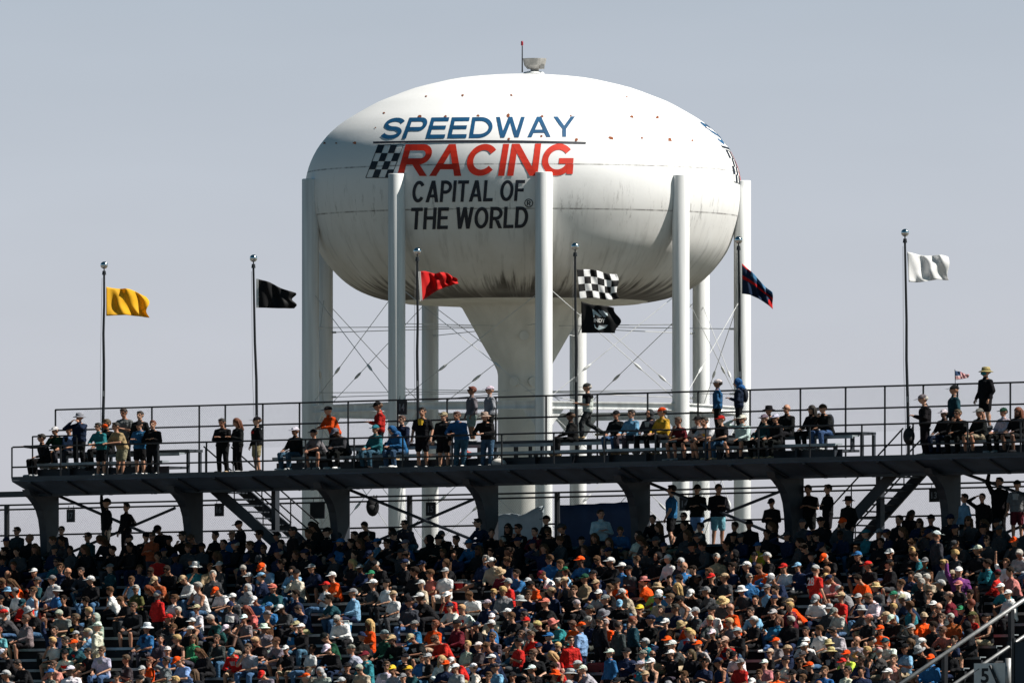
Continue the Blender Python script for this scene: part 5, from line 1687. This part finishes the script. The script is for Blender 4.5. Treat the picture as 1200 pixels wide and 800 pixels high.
def near(lst, x):
    n, px = min(lst, key=lambda q: abs(q[1] - x)); d = x - px
    return ('beside ' if abs(d) < 14 else 'left of ' if d < 0 else 'right of ') + n
nonsingle_keys = {}
for p in PEOPLE: nonsingle_keys.setdefault((topw(p), hatw(p)), []).append(p)
def nwords(s): return len(s.replace('-', ' ').split())
def neighbours(p, pool):
    c = sorted([q for q in pool if q is not p and q.get('k') == p.get('k') and abs(q['u'] - p['u']) < 2.0], key=lambda q: abs(q['u'] - p['u']))
    l = next((q for q in c if q['u'] < p['u']), None); r = next((q for q in c if q['u'] > p['u']), None)
    return l, r
def zone_phrase(p):
    x, y = p['px']
    col = ['far left', 'left', 'centre left', 'centre', 'centre right', 'right', 'far right'][min(6, int(x / 172))]
    row = ['upper', 'middle', 'lower', 'lowest'][min(3, max(0, int((y - 640) / 40)))]
    return f'{row} {col} of crowd'
for p in single:
    base = f"{POSEW[p['pose']]} person in {topw(p)}, {hatw(p)}"
    if p['zone'] == 'deck':
        leg = cw(p['bot'][1]) + (' shorts' if p['bot'][0] == 's' else ' trousers')
        nr = near(LM, p['px'][0])
        rowp = {0.66: 'front bench', 0.36: 'at the rail', 1.38: 'back bench', 1.12: 'behind benches', 1.88: 'on rear platform'}[p['v']]
        cands = [f'{base}, deck, {nr}', f'{base}, {rowp}, {nr}', f'{base}, {leg}, {rowp}, {nr}', f'{base}, {leg}, {nr}']
        if 'teal_mask' in p['extra']: cands = ['standing person in black jacket, straw hat and teal face mask at the rear fence']
        if 'orange_mask' in p['extra']: cands = ['seated person in black jacket with orange face covering, right of yellow flag pole']
        if 'black_yoke' in p['extra']: cands = ['walking person in white and black tee and dark cap beside chequered flag pole']
    elif p['zone'] == 'shade':
        nr = near(LS, p['px'][0])
        cands = [f'{base}, in shade {nr}', f'{base}, under deck {nr}', f'{base}, shaded, second in line {nr}']
    else:
        l, r = neighbours(p, PEOPLE)
        if l and r: nb = f'between {topw(l)} and {topw(r)}'
        elif l or r: nb = f'beside {topw(l or r)}'
        else: nb = 'alone on bench'
        zp = zone_phrase(p)
        cands = [f'{base}, {zp}', f'{base}, {nb}', f'{base}, {nb}, {zp}']
        if l: cands.append(f'{base}, right of {hatw(l)}, {zp}')
        if r: cands.append(f'{base}, left of {hatw(r)}, {zp}')
        if 'jersey' in p['extra']: cands = ['standing person seen from behind in red jersey numbered 28 and grey shorts']
        elif not seated(p['pose']) and p['back'] and abs(p['back']) > 140: cands.insert(0, f'{base}, seen from behind')
        twins = [q for q in nonsingle_keys[(topw(p), hatw(p))] if q is not p]
        # a neighbour phrase is needed wherever a lookalike sits in the same part of the crowd
        if any(zone_phrase(q) == zp for q in twins if q['zone'] in ('crowd', 'fill')): cands = cands[1:] + cands[:1]
    done = None
    cands += [c.replace(POSEW[p['pose']] + ' person', ('seated' if seated(p['pose']) else 'standing') + ' person') for c in cands]
    for c in cands:
        if nwords(c) <= 16 and c.lower() not in used: done = c; break
    if not done:
        for c in cands:
            for ex in (' with ' + cw(p['bot'][1]) + (' shorts' if p['bot'][0] == 's' else ' trousers'), ' first', ' nearer front', ' higher up'):
                cc = c + ex
                if nwords(cc) <= 16 and cc.lower() not in used: done = cc; break
            if done: break
    done = done or cands[0]
    used[done.lower()] = p
    p['obj']['label'] = done; p['obj']['category'] = 'person'
    p['obj']['group'] = {'deck': 'spectators on the raised deck', 'shade': 'spectators in the shade under the deck', 'crowd': 'seated crowd in the sun'}[p['zone']]

# ------------------------------------------------------------------ the remaining hundreds: one mass
VS, FS, CS, nv = [], [], [], 0
cache = {}
def arrays(me, key):
    if key in cache: return cache[key]
    me.calc_loop_triangles()
    co = np.empty(len(me.vertices) * 3, np.float32); me.vertices.foreach_get('co', co)
    tr = np.empty(len(me.loop_triangles) * 3, np.int32); me.loop_triangles.foreach_get('vertices', tr)
    cache[key] = (co.reshape(-1, 3), tr.reshape(-1, 3)); return cache[key]
for p in rest:
    pose = p['pose']; bodym, M = tpl(pose, 'body', True)
    W = Matrix.Translation(P(p['u'], p['v'], p['w'])) @ Euler((p['rx'], p['ry'], -TH + p['yaw'])).to_matrix().to_4x4() @ Matrix.Diagonal((p['scale'] * p['bulk'], p['scale'] * p['bulk'], p['scale'], 1))
    k, c = p['top']; kk = 'l' if k == 'p' else k
    items = [(bodym, ('b', pose), p['skin'], W)]
    if c != 'bare': items.append((tpl(pose, 'top_' + kk, True)[0], ('t', pose, kk), CL[c], W))
    items.append((tpl(pose, 'bot_' + p['bot'][0], True)[0], ('p', pose, p['bot'][0]), CL[p['bot'][1]], W))
    hk, hc = p['hat']
    if hk != 'n': items.append((hat_mesh(hk), ('h', hk), CL[hc], W @ M))
    if hk in 'cb': items.append((hat_mesh('s'), ('h', 's'), CL[random.choice(['dhair', 'brown', 'ghair'])], W @ M @ Matrix.Translation((0, .006, -.012)) @ Matrix.Diagonal((.97, .97, .88, 1))))
    if random.random() < .3: items.append((hat_mesh('sunglasses'), ('h', 'g'), CL['black'], W @ M))
    for me, key, col, X in items:
        co, tr = arrays(me, key); A = np.array(X, np.float32)
        VS.append(co @ A[:3, :3].T + A[:3, 3]); FS.append(tr + nv); nv += len(co)
        j = random.uniform(.85, 1.12); CS.append(np.tile(np.array([col[0] * j, col[1] * j, col[2] * j, 1], np.float32), (len(co), 1)))
VS = np.concatenate(VS); FS = np.concatenate(FS); CS = np.concatenate(CS)
me = bpy.data.meshes.new('crowd'); me.vertices.add(len(VS)); me.vertices.foreach_set('co', VS.ravel())
me.loops.add(len(FS) * 3); me.loops.foreach_set('vertex_index', FS.ravel().astype(np.int32))
me.polygons.add(len(FS)); me.polygons.foreach_set('loop_start', np.arange(0, len(FS) * 3, 3, dtype=np.int32))
me.update(calc_edges=True); me.polygons.foreach_set('use_smooth', np.ones(len(FS), bool))
ca = me.color_attributes.new('shade', 'FLOAT_COLOR', 'POINT'); ca.data.foreach_set('color', CS.ravel())
me.materials.append(CROWDM)
co = bpy.data.objects.new('crowd', me); COL.objects.link(co)
tag(co, 'dense mass of seated spectators in caps and mixed clothing filling the lower stand', 'crowd', None, 'stuff')
print('crowd faces', len(FS))

# ------------------------------------------------------------------ light, sky, camera
SUN_EL, SUN_AZ = math.radians(49), math.radians(97)    # azimuth clockwise from the view direction (+Y): to the right, a little to this side
sd = V3((math.sin(SUN_AZ) * math.cos(SUN_EL), math.cos(SUN_AZ) * math.cos(SUN_EL), math.sin(SUN_EL)))
sl = bpy.data.lights.new('sun', 'SUN'); sl.energy = 5.0; sl.angle = math.radians(0.53); sl.color = (1.0, 0.95, 0.88)
so = bpy.data.objects.new('sun', sl); COL.objects.link(so); so.rotation_euler = sd.to_track_quat('Z', 'Y').to_euler(); so.location = sd * 300
w = bpy.data.worlds.new('World'); SC.world = w; w.use_nodes = True; nt = w.node_tree; N = nt.nodes; L = nt.links
bg = N['Background']; sky = N.new('ShaderNodeTexSky'); sky.sky_type = 'NISHITA'; sky.sun_disc = False
sky.sun_elevation = SUN_EL; sky.sun_rotation = SUN_AZ; sky.air_density = 1.0; sky.dust_density = 1.5; sky.ozone_density = 1.5
tcw = N.new('ShaderNodeTexCoord'); sp = N.new('ShaderNodeSeparateXYZ'); L.new(tcw.outputs['Generated'], sp.inputs[0])
# pale haze low over the horizon thinning to clear sky overhead
rp = N.new('ShaderNodeValToRGB'); rp.color_ramp.interpolation = 'LINEAR'
STOPS = [(0.0, (1.95, 1.95, 2.62)), (0.026, (1.72, 1.72, 2.28)), (0.052, (1.25, 1.24, 1.56)), (0.11, (0.34, 0.64, 0.71)), (0.30, (0.12, 0.32, 0.33)), (1.0, (0.08, 0.245, 0.245))]
while len(rp.color_ramp.elements) < len(STOPS): rp.color_ramp.elements.new(0.5)
for e, (p_, c_) in zip(rp.color_ramp.elements, STOPS): e.position = p_; e.color = (*c_, 1)
L.new(sp.outputs['Z'], rp.inputs['Fac'])
mx = N.new('ShaderNodeMix'); mx.data_type = 'RGBA'; mx.blend_type = 'MULTIPLY'; mx.inputs['Factor'].default_value = 1.0
L.new(sky.outputs[0], mx.inputs[6]); L.new(rp.outputs['Color'], mx.inputs[7])
nz = N.new('ShaderNodeTexNoise'); nz.inputs['Scale'].default_value = 45; nz.inputs['Detail'].default_value = 3
mpw = N.new('ShaderNodeMapping'); mpw.inputs['Scale'].default_value = (1, 1, 4); L.new(tcw.outputs['Generated'], mpw.inputs['Vector']); L.new(mpw.outputs[0], nz.inputs['Vector'])
nr = N.new('ShaderNodeMapRange'); nr.inputs['From Min'].default_value = .3; nr.inputs['From Max'].default_value = .7; nr.inputs['To Min'].default_value = .982; nr.inputs['To Max'].default_value = 1.018; L.new(nz.outputs['Fac'], nr.inputs['Value'])
hz = N.new('ShaderNodeVectorMath'); hz.operation = 'SCALE'; L.new(mx.outputs[2], hz.inputs[0]); L.new(nr.outputs['Result'], hz.inputs['Scale'])
L.new(hz.outputs['Vector'], bg.inputs['Color']); bg.inputs['Strength'].default_value = 0.064
cd = bpy.data.cameras.new('camera'); cam = bpy.data.objects.new('camera', cd); COL.objects.link(cam)
cam.location = (0, -D0, 0); cam.rotation_euler = (PI / 2, 0, 0)
cd.sensor_width = 36; cd.lens = 36 * F / 1200; cd.shift_y = (HY - 400) / 1200; cd.clip_start = 1; cd.clip_end = 20000
SC.camera = cam
SC.view_settings.view_transform = 'Standard'; SC.view_settings.look = 'None'; SC.view_settings.exposure = 0.70; SC.view_settings.gamma = 1
SC.render.engine = 'CYCLES'
SC.cycles.max_bounces = 6; SC.cycles.use_denoising = True
